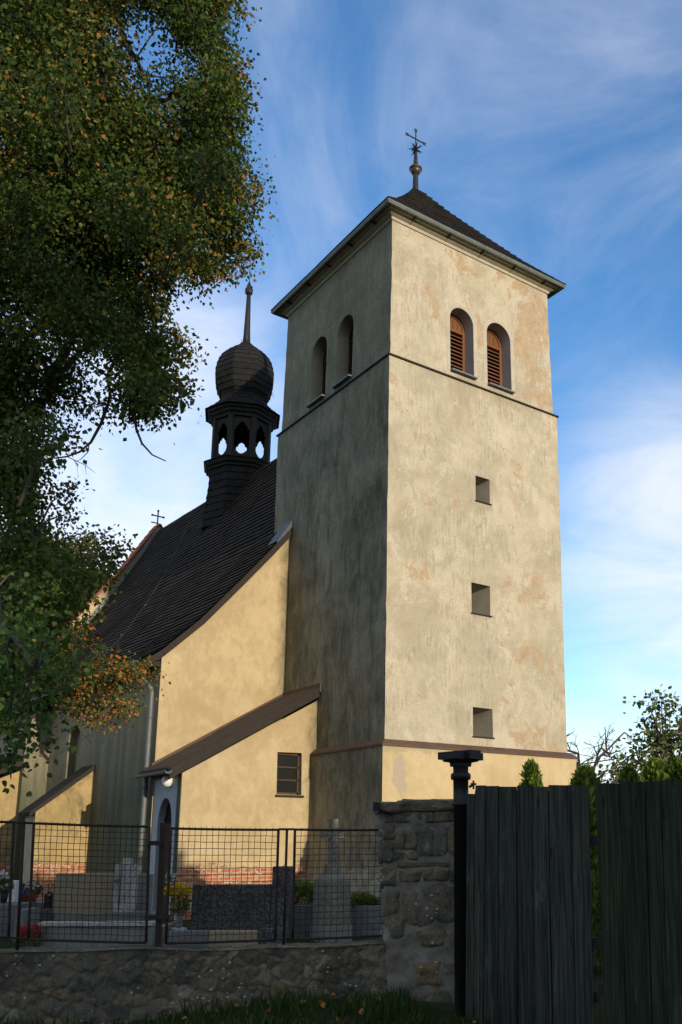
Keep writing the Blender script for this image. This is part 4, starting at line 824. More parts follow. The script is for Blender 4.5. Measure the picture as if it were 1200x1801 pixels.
def pillar():
    t = thing('stone_pillar', wall_pt(WLEN+.1, 0, -.2), 'square rubble stone pillar with flat capping stones beside the iron post', 'pillar')
    PN, PP = WN, wall_pt(0, 0, .03)
    def Q(px, py, o): return on_plane(px, py, PP, PN)+PN*o
    def stone(mb, x0, y0, x1, y1, out, back, rnd, rough=.012):
        c = [Q(x0, y1, 0), Q(x1, y1, 0), Q(x1, y0, 0), Q(x0, y0, 0)]; n = 7; vs = []
        for i in range(n+1):
            for j in range(n+1):
                a, b = i/n, j/n; p = (c[0]*(1-a)+c[1]*a)*(1-b)+(c[3]*(1-a)+c[2]*a)*b
                e = min(a, 1-a, b, 1-b)*2; k = min(1, e*5.5); k = math.sqrt(k)
                s = 1.0; cx_ = (c[0]+c[2])/2; d = p-cx_
                w_ = mnoise.noise_vector(Vector(p*4.5))*.035
                f = mnoise.fractal(Vector(p*9), 1, 2, 4)
                pp = p+np.array([w_[0], w_[1], w_[2]])*(1 if e < .2 else .3)+PN*(back+(out-back)*k+rough*f*1.6)
                vs.append(pp)
        mb.add(vs, [(i*(n+1)+j, (i+1)*(n+1)+j, (i+1)*(n+1)+j+1, i*(n+1)+j+1) for i in range(n) for j in range(n)], 0, True, rnd)
    m = MB(); R_ = [(672, 1430, 748, 1447, .1), (748, 1427, 762, 1447, .45), (763, 1425, 799, 1446, .85), (735, 1450, 762, 1512, .55), (762, 1450, 788, 1512, .5), (789, 1448, 800, 1512, .75),
        (696, 1461, 712, 1494, .3), (713, 1458, 733, 1498, .4), (696, 1497, 720, 1512, .35), (720, 1497, 733, 1512, .8), (672, 1450, 695, 1478, .15), (670, 1480, 694, 1520, .05), (696, 1516, 799, 1524, .1),
        (700, 1527, 743, 1552, .7), (744, 1525, 763, 1552, .8), (764, 1527, 789, 1552, .72), (790, 1527, 800, 1552, .6), (735, 1634, 785, 1666, .75), (787, 1634, 800, 1666, .85), (729, 1690, 775, 1737, .8), (780, 1692, 797, 1716, .7), (728, 1740, 800, 1770, .25),
        (672, 1524, 698, 1560, .12), (676, 1565, 700, 1610, .2), (740, 1558, 800, 1628, .42), (682, 1614, 712, 1650, .15), (706, 1565, 735, 1625, .3)]
    for x0, y0, x1, y1, r in R_: stone(m, x0-2.2, y0-1.2, x1+2.2, y1+1.2, .012+random.uniform(0, .008), -.022, r)
    s_ = m.build('stonework', 'rubble', t, fix=False)
    a = s_.data.attributes.new('joint', 'FLOAT', 'POINT')
    # mortar core, rough
    m = MB(); BL, BR, TR, TLc = Q(684, 1790, 0), Q(801, 1790, 0), Q(801, 1424, 0), Q(671, 1428, 0); nu, nw = 40, 90; vs = []
    ring = []
    loop = []
    for i in range(nu+1): loop.append((i/nu, 0.0))
    for i in range(1, 15): loop.append((1.0, i/15))
    for i in range(nu+1): loop.append((1-i/nu, 1.0))
    for i in range(1, 15): loop.append((0.0, 1-i/15))
    n = len(loop)
    for j in range(nw+1):
        b = j/nw
        for a_, dd in loop:
            p = (BL*(1-a_)+BR*a_)*(1-b)+(TLc*(1-a_)+TR*a_)*b - PN*(.45*dd)
            f = mnoise.fractal(Vector(p*6), 1, 2, 5); g = mnoise.fractal(Vector((p[2]*7, 3, a_)), 1, 2, 4) if a_ < .02 else 0
            vs.append(p+PN*(.020*f*(1 if dd < .5 else -1))-WU*(.04*g+.02*f)*(1 if a_ < .02 else 0))
    m.add(vs, [(j*n+i, j*n+(i+1) % n, (j+1)*n+(i+1) % n, (j+1)*n+i) for j in range(nw) for i in range(n)]+[tuple(range(nw*n, nw*n+n))], 0, True)
    m.build('core', 'mortar', t)
    for x0, y0, x1, y1, r in ((664, 1411, 709, 1429, .7), (707, 1406, 764, 1426, .3), (762, 1405, 803, 1425, .85)):
        m = MB(); c = [Q(x0, y1, .05), Q(x1, y1, .05), Q(x1, y1, -.5), Q(x0, y1, -.5)]; h = (Q(x0, y0, 0)-Q(x0, y1, 0))[2]
        k = 9; vs = []
        lp = [c[0]+(c[1]-c[0])*i/k for i in range(k)]+[c[1]+(c[2]-c[1])*i/k for i in range(k)]+[c[2]+(c[3]-c[2])*i/k for i in range(k)]+[c[3]+(c[0]-c[3])*i/k for i in range(k)]
        cen = sum(c)/4
        for zf, sc_ in ((0, .96), (.2, 1.0), (.8, 1.0), (1, .95)):
            for p in lp:
                q = cen+(p-cen)*sc_; w_ = mnoise.noise_vector(Vector((q[0]*5, q[1]*5, zf*2)))*.022; vs.append(q+np.array([w_[0], w_[1], w_[2]*.6+h*zf]))
        kk = 4*k
        m.add(vs, [(j*kk+i, j*kk+(i+1) % kk, (j+1)*kk+(i+1) % kk, (j+1)*kk+i) for j in range(3) for i in range(kk)]+[tuple(range(3*kk, 4*kk)), tuple(range(kk))[::-1]], 0, False, r)
        o = m.build('capping_stone', 'rubble', t)
    # little floodlight at the corner
    m = MB(); c = Q(661, 1419, .06); m.obox(c, (WU, WN, (0, 0, 1)), (.075, .09, .085)); m.tube([c+WU*.03-[0, 0, .03], c+WU*.16-[0, 0, .07]], .012, 5); m.build('floodlight', 'iron', t)
pillar()
def iron_post():
    c = at(812, 1600, 9.45); c[2] = 0
    t = thing('iron_post', c, 'old dark iron column post with square capital between stone pillar and board gate', 'post')
    def zpx(y): return at(812, y, 9.45)[2]
    z = {y: zpx(y) for y in (1321, 1335, 1338, 1352, 1361, 1369, 1372, 1412, 1418, 1770)}
    m = MB(); m.lathe(c, [(.076, -.4), (.075, z[1418]), (.094, z[1418]+.005), (.094, z[1412]), (.078, z[1412]+.006), (.078, z[1372]), (.10, z[1372]+.005), (.105, (z[1369]+z[1361])/2), (.10, z[1361]), (.078, z[1361]+.012), (.080, z[1352]+.03)], 12, .2)
    m.build('shaft', 'iron', t)
    m = MB(); a0 = R(8); A = np.array([math.cos(a0), math.sin(a0), 0]); B = np.array([-A[1], A[0], 0])
    vs = []
    for hz, hw in ((z[1352]+.02, .075), (z[1352]+.06, .080), (z[1338]-.01, .125), (z[1338]+.004, .135)): vs += [c+A*hw*sa+B*hw*sb+np.array([0, 0, hz]) for sa, sb in ((-1, -1), (1, -1), (1, 1), (-1, 1))]
    m.add(vs, [(4*i+k, 4*i+(k+1) % 4, 4*i+4+(k+1) % 4, 4*i+4+k) for i in range(3) for k in range(4)]); m.build('capital', 'iron', t)
    m = MB(); hz = (z[1321]-z[1338]); m.obox(c+np.array([0, 0, z[1338]+hz*.45]), (A, B, (0, 0, 1)), (.40, .26, hz*.75)); m.obox(c+np.array([0, 0, z[1338]+hz*.55])+A*.03, (A, B, (0, 0, 1)), (.16, .36, hz*.9)); m.build('cap_plate', 'iron', t)
    m = MB(); p = at(833, 1379, 9.35)
    m.tube([p-[.05, 0, .03], p+[.0, 0, .0]], .014, 6); m.tube([p-[0, 0, .05], p+[0, 0, .035]], .010, 6); m.obox(p, ((1, 0, 0), (0, 1, 0), (0, 0, 1)), (.05, .03, .02)); m.build('gate_hinge', 'iron', t)
iron_post()
def gate(name, label, P0, P1, tops, bots, ytop, mat, rails, zb):
    d = unit((P1-P0)*np.array([1, 1, 0])); n = np.array([d[1], -d[0], 0]); n = n if n@(CAM-P0) > 0 else -n
    t = thing(name, (P0[0], P0[1], gz(P0[0], P0[1])), label, 'gate', 'board gate leaves')
    m = MB()
    for i in range(len(tops)-1):
        o = .006*(i % 2)+random.uniform(0, .004); g = random.uniform(.0025, .0045)
        a, b = on_plane(tops[i], ytop[i], P0, n), on_plane(tops[i+1], ytop[i]+random.uniform(-.4, .6), P0, n); c, e = on_plane(bots[i], 1790, P0, n), on_plane(bots[i+1], 1790, P0, n)
        lo = lambda p, q: p+(q-p)*((zb-p[2])/(q[2]-p[2]))
        c, e = lo(a, c), lo(b, e); a = a+d*g; c = c+d*g; b = b-d*g; e = e-d*g
        k = 14; fr = []; r = random.random()
        P = []
        for j in range(k+1):
            s = j/k; w = random.gauss(0, .0008); L0, R0 = c+(a-c)*s+d*w, e+(b-e)*s+d*random.gauss(0, .0008); cup = .004
            P += [L0+n*(o-.026), L0+n*(o-.003), L0+d*.004+n*o, (L0+R0)/2+n*(o+cup), R0-d*.004+n*o, R0+n*(o-.003), R0+n*(o-.026)]
        m.add(P, [(7*j+q, 7*j+(q+1) % 7, 7*j+7+(q+1) % 7, 7*j+7+q) for j in range(k) for q in range(7)]+[tuple(range(7))[::-1], tuple(range(7*k, 7*k+7))], 0, False, r)
    m.build('boards', mat, t)
    m = MB()
    for i in range(1, len(tops)-1):
        a = on_plane(tops[i], ytop[i]+9, P0, n); c = on_plane(bots[i], 1790, P0, n); m.obox((a+c)/2-n*.034, (d, n, unit(a-c)), (.03, .008, np.linalg.norm(a-c)))
    m.build('seam_backing', 'black_wood', t)  # unseen dark strips added behind the seams to stop light through the gaps
    for y in rails:
        a, b = on_plane(tops[0]+4, y, P0, n), on_plane(bots[-1]+6, y, P0, n); b[2] = a[2]
        m = MB(); m.obox((a+b)/2-n*.055, (d, n, (0, 0, 1)), (np.linalg.norm(b-a), .05, .10)); m.build('rail', 'black_wood', t)
gate('wooden_gate', 'grey weathered board gate leaf hung beside the iron post', GP0, GP1, [821, 836, 855, 877.5, 909, 937, 964, 1002.5, 1035], [818, 833, 851, 876, 911, 940.5, 972, 1013.5, 1046], [1396, 1381.5, 1382.5, 1383.5, 1381.8, 1383.8, 1380.6, 1381.6], 'gate_wood', (1480, 1650, 1740), -.35)
gate('wooden_gate', 'mossy dark green board gate leaf behind the narrow hedge gap', GP2, GP3, [1046, 1090, 1135, 1163, 1206, 1246, 1290], [1062, 1102, 1147, 1175, 1220, 1262, 1306], [1377.5, 1375.5, 1374, 1372.5, 1371.5, 1370], 'gate_green', (1480, 1650, 1740), -.35)

def fence():
    FP = wall_pt(0, 0, -.20)
    base = wall_pt(1.5, WT, -.20)
    t = thing('wire_fence', base, 'rusty wire mesh fence of framed panels on the low stone wall', 'fence')
    def Q(px, py, o=0.0): return on_plane(px, py, FP, WN)+WN*o
    def panel(tl, tr_, br, bl, nw, nh, round_=True):
        m = MB(); c = [Q(*p) for p in (tl, tr_, br, bl)]
        for a, b in ((0, 1), (1, 2), (2, 3), (3, 0)):
            k = 6; m.tube([c[a]+(c[b]-c[a])*i/k+WN*random.gauss(0, .003)-np.array([0, 0, abs(math.sin(math.pi*i/k))*.004]) for i in range(k+1)], .014, 6)
        f = m.build('fence_panel', 'rust', t)
        m = MB()
        for i in range(1, nw):
            a = i/nw; k = 10; m.tube([(c[0]+(c[1]-c[0])*a)*(1-j/k)+(c[3]+(c[2]-c[3])*a)*(j/k)+WN*(.004*(-1)**j)+WU*random.gauss(0, .0022)+np.array([0, 0, .022 if j == 0 else 0]) for j in range(k+1)], .0030, 4, cap=False)
        for i in range(1, nh):
            a = i/nh; k = max(6, nw//2); m.tube([(c[0]+(c[3]-c[0])*a)*(1-j/k)+(c[1]+(c[2]-c[1])*a)*(j/k)-WN*(.004*(-1)**j)+np.array([0, 0, random.gauss(0, .0022)]) for j in range(k+1)], .0030, 4, cap=False)
        m.build('wire_mesh', 'rust', f)
    panel((-205, 1440), (24, 1446), (15, 1649), (-225, 1643), 22, 17)
    panel((60, 1448), (263, 1454), (257, 1658), (50, 1652), 20, 18)
    panel((301, 1457), (490, 1459.5), (484, 1653), (292, 1659), 18, 17)
    panel((519, 1459), (693, 1459.5), (689, 1645), (515, 1652), 16, 17)
    def post(x0, y0, x1, y1, r, mat='rust', n=8):
        m = MB(); m.tube([Q(x0, y0, -.005), Q(x1, y1, -.005)-[0, 0, .06]], r, n); return m.build('post', mat, t)
    post(42, 1446, 31, 1664, .016); post(505, 1459, 499, 1664, .014)
    m = MB(); a, b = Q(287, 1447, -.03), Q(277, 1675, -.03)
    m.obox((a+b)/2, (WU, WN, unit(a-b)), (.058, .05, np.linalg.norm(a-b))); m.build('post', 'rust', t)
    for pts, r in (([(490, 1458.5), (519, 1458.5)], .013), ([(484, 1652.5), (515, 1650.5)], .012), ([(15, 1649), (50, 1651)], .012), ([(24, 1446), (60, 1448)], .013)):
        m = MB(); m.tube([Q(*p) for p in pts], r, 6); m.build('tie_bar', 'rust', t)
    for (x, y, w) in ((276, 1483, 30), (277, 1613, 44)):
        m = MB(); a, b = Q(x-w/2, y), Q(x+w/2, y); m.obox((a+b)/2+WN*.02, (WU, WN, (0, 0, 1)), (np.linalg.norm(b-a), .012, .045)); m.build('bracket', 'rust', t)
    for y in (1495, 1600):
        m = MB(); a, b = Q(688, y), Q(707, y); m.tube([a, b, b-WN*.0+WN*.1], .012, 6); m.build('bracket', 'rust', t)
fence()

# ------------------------------------------------------------------ graves
AXX, AXY = np.array([1.0, 0, 0]), np.array([0, 1.0, 0])
GA = R(38); GX = np.array([math.cos(GA), -math.sin(GA), 0]); GY = np.array([math.sin(GA), math.cos(GA), 0]); UPV = np.array([0, 0, 1.0])
def gbox(m, px0, px1, y0, y1, D, dep, mi=0, bev=.012):   # a block facing the lane: pixel extents of its front at depth D
    a, b = at(px0, y1, D), at(px1, y1, D); z1 = at((px0+px1)/2, y0, D)[2]; z0 = a[2]; w = np.linalg.norm((b-a)[:2]); c = (a+b)/2+HF*dep/2; c[2] = (z0+z1)/2
    h = z1-z0; X, Y = w/2, dep/2
    pr_ = [(X-bev, -h/2), (X, -h/2+bev), (X, h/2-bev), (X-bev, h/2)]
    vs = []
    for o, z in ((0, -h/2), (0, h/2-bev), (bev, h/2)):
        vs += [c+HR*sx*(X-o)+HF*sy*(Y-o)+UPV*z for sx, sy in ((-1, -1), (1, -1), (1, 1), (-1, 1))]
    m.add(vs, [(4*i+k, 4*i+(k+1) % 4, 4*i+4+(k+1) % 4, 4*i+4+k) for i in range(2) for k in range(4)]+[(8, 9, 10, 11), (3, 2, 1, 0)], mi)
def gpt(px, D, z=0): q = at(px, 1600, D); return (q[0], q[1], z)
def petals(name, mat, px, py, D, r, n, size, parent, rz=None, up=.3):
    c = at(px, py, D); P = rng.normal(size=(n, 3)); P = unit(P)*rng.uniform(.55, 1, (n, 1)); P = P*np.array([r, r, rz or r*.6])+c
    V = leaf_polys(P, (P-c)+rng.normal(size=(n, 3))*.03+np.array([0, 0, up*r]), np.full(n, size)*rng.uniform(.7, 1.2, n), OVAL); return np_mesh(name, V, 6, mat, rng.random(n), parent)
# double grave with sandstone headstone
t = thing('headstone', gpt(142, 16.6), 'broad tan sandstone headstone with brown stains behind a long granite kerb', 'headstone')
m = MB(); gbox(m, 93, 194, 1536, 1606, 16.6, .16); m.build('slab', 'sand', t)
m = MB(); gbox(m, 96, 194, 1606, 1620, 16.5, .34); m.build('footing', 'concrete', t)
t = thing('grave_kerb', gpt(168, 14.6), 'long grey granite grave kerb with speckled top edge behind the fence', 'grave')
m = MB(); gbox(m, 70, 266, 1629, 1690, 14.6, .16); m.build('front_kerb', 'concrete', t)
m = MB(); gbox(m, 66, 268, 1622, 1629, 14.55, .24); m.build('coping', 'gran_light', t)
for x in (74, 258):
    m = MB(); a = at(x, 1690, 14.75); m.obox(a+HF*.8+np.array([0, 0, .2]), (HF, HR, UPV), (1.6, .14, .5)); m.build('side_kerb', 'concrete', t)
t = thing('headstone', gpt(228, 16.9), 'plain grey terrazzo headstone behind the three granite pillars', 'headstone')
m = MB(); gbox(m, 196, 262, 1537, 1606, 16.95, .15); m.build('slab', 'concrete', t)
m = MB(); gbox(m, 192, 266, 1606, 1640, 16.85, .35); m.build('footing', 'concrete', t)
t = thing('granite_pillars', gpt(215, 16.2), 'cluster of three speckled granite grave pillars, the middle one tallest', 'headstone')
for x0, x1, y0 in ((197, 207.5, 1519), (209.5, 223.5, 1508), (224, 235, 1520)):
    m = MB(); gbox(m, x0, x1, y0, 1604, 16.2, .12); m.build('pillar', 'gran_light', t)
m = MB(); gbox(m, 190, 209.8, 1545, 1549, 16.15, .05); m.build('cross_arm', 'concrete', t)
m = MB(); gbox(m, 190, 245, 1604, 1640, 16.1, .35); m.build('plinth', 'blue_slab', t)
# dark granite grave
t = thing('headstone', gpt(415, 15.4), 'wide dark mottled granite headstone with a taller block at its end', 'headstone')
m = MB(); gbox(m, 334, 474, 1556, 1650, 15.4, .2); m.build('slab', 'gran_dark', t)
m = MB(); gbox(m, 475, 507, 1524, 1650, 15.38, .24); m.build('end_block', 'gran_dark', t)
t = thing('grave_kerb', gpt(400, 14.5), 'low blue black polished grave kerb with pale slab before the dark headstone', 'grave')
m = MB(); gbox(m, 295, 363, 1637, 1690, 14.5, .14); m.build('front_kerb', 'blue_slab', t)
m = MB(); gbox(m, 364, 452, 1637, 1690, 14.52, .12); m.build('slab', 'sand', t)
m = MB(); gbox(m, 453, 500, 1633, 1690, 14.5, .14); m.build('front_kerb', 'gran_dark', t)
c = gpt(317, 15.0, at(317, 1634, 15.0)[2])
t = thing('flower_vase', c, 'tall dark grave vase full of yellow chrysanthemums by the kerb', 'vase')
zz = lambda y: at(317, y, 15.0)[2]
m = MB(); m.lathe(c, [(.05, zz(1634)), (.055, zz(1630)), (.048, zz(1620)), (.062, zz(1598)), (.066, zz(1596))], 12); m.build('vase', 'blue_slab', t)
m = MB(); m.box((c[0]-.09, c[1]-.09, 0), (c[0]+.09, c[1]+.09, zz(1632))); m.build('base', 'white_stone', t)
petals('flower', 'yellow_f', 313, 1567, 15.0, .20, 420, .055, t, .10); petals('foliage', 'plum', 317, 1588, 15.0, .13, 260, .07, t, .15, -1)
petals('white_flower', 'white_f', 300, 1546, 15.0, .07, 40, .055, t, .06); petals('stalk', 'plum', 298, 1556, 15.0, .09, 70, .07, t, .14)
# stone cross monument
cD = 15.9; c = np.array(gpt(583.5, cD))
t = thing('stone_cross', c, 'tall weathered stone grave cross on a shouldered pedestal', 'grave cross')
def zc_(y): return at(583, y, cD)[2]
def sq(m, hw, z0, hw1, z1, hd=None, hd1=None, c=c):
    hd = hd or hw; hd1 = hd1 or hw1; vs = []
    for X, Y, z in ((hw, hd, z0), (hw1, hd1, z1)): vs += [c+AXX*sx*X+AXY*sy*Y+UPV*z for sx, sy in ((-1, -1), (1, -1), (1, 1), (-1, 1))]
    m.add(vs, [(0, 1, 5, 4), (1, 2, 6, 5), (2, 3, 7, 6), (3, 0, 4, 7), (4, 5, 6, 7), (3, 2, 1, 0)])
m = MB(); sq(m, .235, zc_(1628), .22, zc_(1549)); sq(m, .22, zc_(1549), .11, zc_(1536)); sq(m, .115, zc_(1536), .095, zc_(1520)); m.build('pedestal', 'old_stone', t)
m = MB(); sq(m, .25, -.1, .25, zc_(1627)+.002); m.build('base', 'concrete', t)
m = MB(); sq(m, .068, zc_(1520), .060, zc_(1440), .055, .05); sq(m, .215, zc_(1474), .215, zc_(1461), .045, .045); m.build('cross', 'old_stone', t)
t = thing('planter_grave', gpt(530, 16.3), 'grey slab grave box planted with a dark green shrub', 'grave')
m = MB(); gbox(m, 508, 556, 1592, 1680, 16.2, .5); m.build('slab', 'blue_slab', t)
petals('shrub', 'thuja', 530, 1578, 16.6, .34, 900, .085, t, .24)
t = thing('planter_grave', gpt(644, 16.3), 'bluish slab grave box with low bright green ground cover', 'grave')
m = MB(); gbox(m, 614, 674, 1593, 1680, 16.2, .5); m.build('slab', 'blue_slab', t)
petals('shrub', 'thuja', 632, 1586, 16.5, .32, 700, .07, t, .12); petals('shrub', 'thuja', 655, 1588, 16.5, .24, 400, .06, t, .08)
# left cluster
c = gpt(44, 18.0, at(44, 1587, 18)[2]); t = thing('planter', c, 'terracotta bowl planter of violet flowers on a pale ledge', 'planter')
z0, z1 = at(44, 1587, 18)[2], at(44, 1574, 18)[2]
m = MB(); m.lathe(c, [(.16, z0), (.21, z1), (.225, z1+.01), (.20, z1)], 18); m.build('bowl', 'terracotta', t)
petals('flower', 'purple_f', 32, 1569, 18.0, .13, 200, .05, t, .09); petals('flower', 'purple_f', 44, 1572, 17.95, .10, 120, .05, t, .06); petals('foliage', 'plum', 54, 1566, 18.1, .17, 260, .08, t, .12); petals('white_flower', 'white_f', 55, 1558, 18.0, .10, 70, .055, t, .05)
t = thing('stone_ledge', gpt(45, 18.2), 'pale stone ledge under the terracotta planter', 'grave')
m = MB(); gbox(m, 18, 78, 1587, 1597, 18.1, .6); m.build('top_slab', 'concrete', t)
m = MB(); gbox(m, 20, 78, 1597, 1640, 18.2, .5); m.build('base', 'tiles', t)
c = gpt(84, 16.9, 0); t = thing('grave_lantern', c, 'small dark metal grave lantern beside the tan headstone', 'lantern')
zz = lambda y: at(84, y, 16.9)[2]
m = MB(); m.box((c[0]-.045, c[1]-.045, zz(1597)), (c[0]+.045, c[1]+.045, zz(1574))); m.build('glass', 'glass', t)
m = MB()
for sx in (-1, 1):
    for sy in (-1, 1): m.box((c[0]+sx*.05-.008, c[1]+sy*.05-.008, zz(1599)), (c[0]+sx*.05+.008, c[1]+sy*.05+.008, zz(1573)))
m.lathe(c, [(.085, zz(1573)), (.05, zz(1569)), (.02, zz(1567))], 4, math.pi/4, smooth=False); m.build('frame', 'iron', t)
m = MB(); m.box((c[0]-.1, c[1]-.1, 0), (c[0]+.1, c[1]+.1, zz(1599))); m.build('base', 'blue_slab', t)
c = gpt(52, 14.4, 0); t = thing('flower_bush', c, 'clump of deep red flowers low behind the fence', 'flowers')
petals('flower', 'red_f', 52, 1639, 14.4, .15, 260, .045, t, .10); petals('foliage', 'plum', 52, 1648, 14.5, .17, 200, .06, t, .12)
t = thing('headstone', gpt(4, 17.2), 'white marble headstone with flowers laid against it', 'headstone')
m = MB(); gbox(m, -22, 24, 1549, 1605, 17.2, .14); m.build('slab', 'white_stone', t)
m = MB(); gbox(m, -26, 20, 1591, 1680, 16.2, .7); m.build('grave_slab', 'blue_slab', t)
m = MB(); gbox(m, 20, 36, 1600, 1680, 16.0, .6); m.build('side_kerb', 'concrete', t)
c = gpt(5, 16.6, at(5, 1590, 16.6)[2]); t = thing('flower_vase', c, 'black grave vase of pale flowers before the white headstone', 'vase')
m = MB(); m.lathe(c, [(.05, c[2]), (.075, c[2]+.22)], 12); m.build('vase', 'iron', t)
petals('flower', 'white_f', 4, 1545, 16.6, .13, 90, .06, t, .12); petals('foliage', 'plum', 6, 1558, 16.6, .14, 200, .08, t, .12)

# ------------------------------------------------------------------ trees and plants
def in_poly(x, y, P):
    r = False; n = len(P)
    for i in range(n):
        (x0, y0), (x1, y1) = P[i], P[i-1]
        if (y0 > y) != (y1 > y) and x < (x1-x0)*(y-y0)/(y1-y0)+x0: r = not r
    return r
def cluster_leaves(cs, n_each, rad, size, droop, orange, shape, flat=.75):
    C = []; T = []; S = []; Rn = []
    for (c, k, r_, og) in cs:
        n = int(n_each*k); P = rng.normal(size=(n, 3))*np.array([1, 1, flat])*rad*r_*.55+c
        C.append(P); T.append(rng.normal(size=(n, 3))*.8+np.array([0, 0, -droop])+(P-c)*.8/rad); S.append(size*rng.uniform(.65, 1.25, n)); Rn.append(np.clip(rng.beta(2, 2.6, n)*.8+og*rng.random(n)**1.5*.75, 0, 1))
    C = np.concatenate(C); T = np.concatenate(T); S = np.concatenate(S); Rn = np.concatenate(Rn); return leaf_polys(C, T, S, shape), Rn
def lime_tree():
    D0 = 12.6; base = at(-255, 1600, 13.2); base[2] = 0
    t = thing('lime_tree', base, 'big old lime tree with yellowing autumn leaves overhanging the church', 'tree')
    OUT = [(-420, -260), (395, -260), (395, 0), (375, 35), (395, 60), (405, 120), (403, 200), (412, 280), (432, 322), (422, 380), (416, 430), (395, 455), (370, 472), (330, 485), (285, 505), (270, 560), (298, 600), (300, 640), (296, 680), (272, 706), (235, 715), (180, 706), (118, 716), (84, 760), (56, 800), (58, 850), (86, 880), (82, 920), (74, 960), (132, 985), (158, 1020), (140, 1062), (128, 1088), (105, 1110), (95, 1160), (60, 1195), (10, 1220), (-60, 1260), (-420, 1200)]
    GAPS = [(238, 52, 44, 36), (270, 92, 34, 26), (8, 262, 16, 12), (176, 640, 13, 24), (184, 668, 20, 16), (150, 680, 16, 12), (120, 745, 30, 22), (75, 645, 8, 10), (110, 600, 12, 8), (340, 130, 12, 10), (300, 95, 14, 10)]
    cs = []; N = 0
    while len(cs) < 1180:
        x, y = rng.uniform(-420, 440), rng.uniform(-260, 1260)
        if not in_poly(x, y, OUT) or any(((x-a)/(w+22))**2+((y-b)/(h+22))**2 < 1 for a, b, w, h in GAPS): continue
        dens = 1.0 if y < 520 else (.88 if y < 940 else 1)
        if x < -60: dens *= .55
        if rng.random() > dens: continue
        edge = 1 if in_poly(x+60, y, OUT) and in_poly(x, y+50, OUT) else .72
        D = D0+rng.normal(0, 1.15)+(.6 if x < 0 else 0)
        og = (.70 if rng.random() < .22 else .16)*(1.0 if y < 560 else .55)
        cs.append((at(x, y, D), 1.0, edge*rng.uniform(.75, 1.15), og))
    rim = [(418, 18), (410, 118), (420, 165), (427, 292), (452, 330), (445, 345), (440, 378), (438, 436), (428, 462), (400, 478), (352, 492), (318, 600), (328, 625), (318, 690), (306, 668), (300, 700), (262, 722), (215, 724), (165, 716), (118, 862), (114, 905), (182, 1010), (100, 776), (112, 766)]
    for x, y in rim: cs.append((at(x, y, D0+rng.normal(0, .5)), .34, .55, .8))
    V, Rn = cluster_leaves(cs, 390, .43, .066, .85, 1, RHOMB, .9); np_mesh('crown', V, 4, 'lime', Rn, t)
    # a hanging orange spray in front of the nave wall, on its own bough
    sp = [(x, y) for x, y in ((160, 1168), (178, 1160), (196, 1166), (214, 1172), (232, 1176), (246, 1180), (256, 1190), (170, 1185), (188, 1192), (205, 1200), (222, 1205), (140, 1175), (150, 1200), (165, 1215), (182, 1225), (198, 1232), (214, 1242), (222, 1248), (175, 1245), (160, 1258), (178, 1268), (145, 1235), (128, 1245), (118, 1232), (150, 1255), (128, 1110), (140, 1102), (150, 1092), (112, 1130), (125, 1145), (140, 1130), (100, 1118))]
    cs2 = [(at(x, y, 11.6+rng.normal(0, .3)), 1, 1, 1.15) for x, y in sp]
    V, Rn = cluster_leaves(cs2, 130, .20, .043, .9, 1, OVAL); np_mesh('orange_spray', V, 6, 'lime', Rn, t)
    lowc = [(x, y) for x, y in ((12, 1080), (45, 1095), (80, 1120), (20, 1130), (55, 1150), (95, 1165), (15, 1180), (60, 1205), (98, 1182), (30, 1225), (54, 1240), (8, 1262), (24, 1276), (-20, 1120), (-30, 1190), (-40, 1260), (-70, 1150), (-90, 1230), (5, 1040), (-10, 1310), (12, 1300), (0, 1322), (6, 1150), (32, 1172), (48, 1118), (4, 1212), (26, 1252), (-25, 1300), (-50, 1200))]
    cs3 = [(at(x, y, 8.4+rng.normal(0, .45)), 1, 1, .1) for x, y in lowc]
    V, Rn = cluster_leaves(cs3, 80, .40, .053, .8, 0, HEART); np_mesh('low_bough_leaves', V, 8, 'lime_green', Rn, t)
    m = MB(); b0 = np.array(base)
    tr_ = [b0+np.array([.0, 0, -.3]), b0+np.array([.05, .05, 1.5]), b0+np.array([.0, .2, 4]), b0+np.array([.2, .1, 7]), b0+np.array([.5, .2, 10]), b0+np.array([.8, .1, 13.2])]
    m.tube(tr_, [.55, .42, .36, .28, .18, .08], 12); m.build('trunk', 'bark', t)
    m = MB(); samples = [np.array(tr_[2]), np.array(tr_[3]), np.array(tr_[4]), np.array(tr_[5])]
    limbs = [[tr_[2], at(-120, 1150, 11.5), at(-60, 1080, 9.5), at(0, 1100, 8.2), at(60, 1180, 7.6)], [tr_[2], at(-90, 980, 12.9), at(40, 940, 12.5), at(95, 990, 12.2), at(118, 1080, 11.8), at(132, 1170, 11.6), at(150, 1250, 11.6)],
             [tr_[3], at(-60, 740, 13.2), at(60, 720, 12.8), at(150, 600, 12.4), at(240, 560, 12.2)], [tr_[3], at(-80, 520, 12.9), at(80, 420, 12.6), at(200, 400, 12.3), at(340, 400, 12.3), at(420, 360, 12.2)],
             [tr_[4], at(-60, 250, 12.9), at(60, 160, 12.5), at(170, 60, 12.1), at(260, -60, 12)], [tr_[4], at(60, 160, 12.8), at(180, 190, 12.6), at(290, 170, 12.4), at(390, 160, 12.3)], [tr_[4], at(-150, 60, 13), at(20, -40, 12.6), at(200, -120, 12.6), at(360, -60, 12.4)],
             [at(205, 30, 12.1), at(225, 80, 12.2), at(252, 130, 12.3), at(275, 220, 12.4)], [tr_[3], at(60, 720, 12.8), at(185, 480, 12.1), at(212, 600, 12.2), at(188, 720, 12.2)], [at(240, 560, 12.2), at(220, 610, 12.1), at(236, 720, 12.2)]]
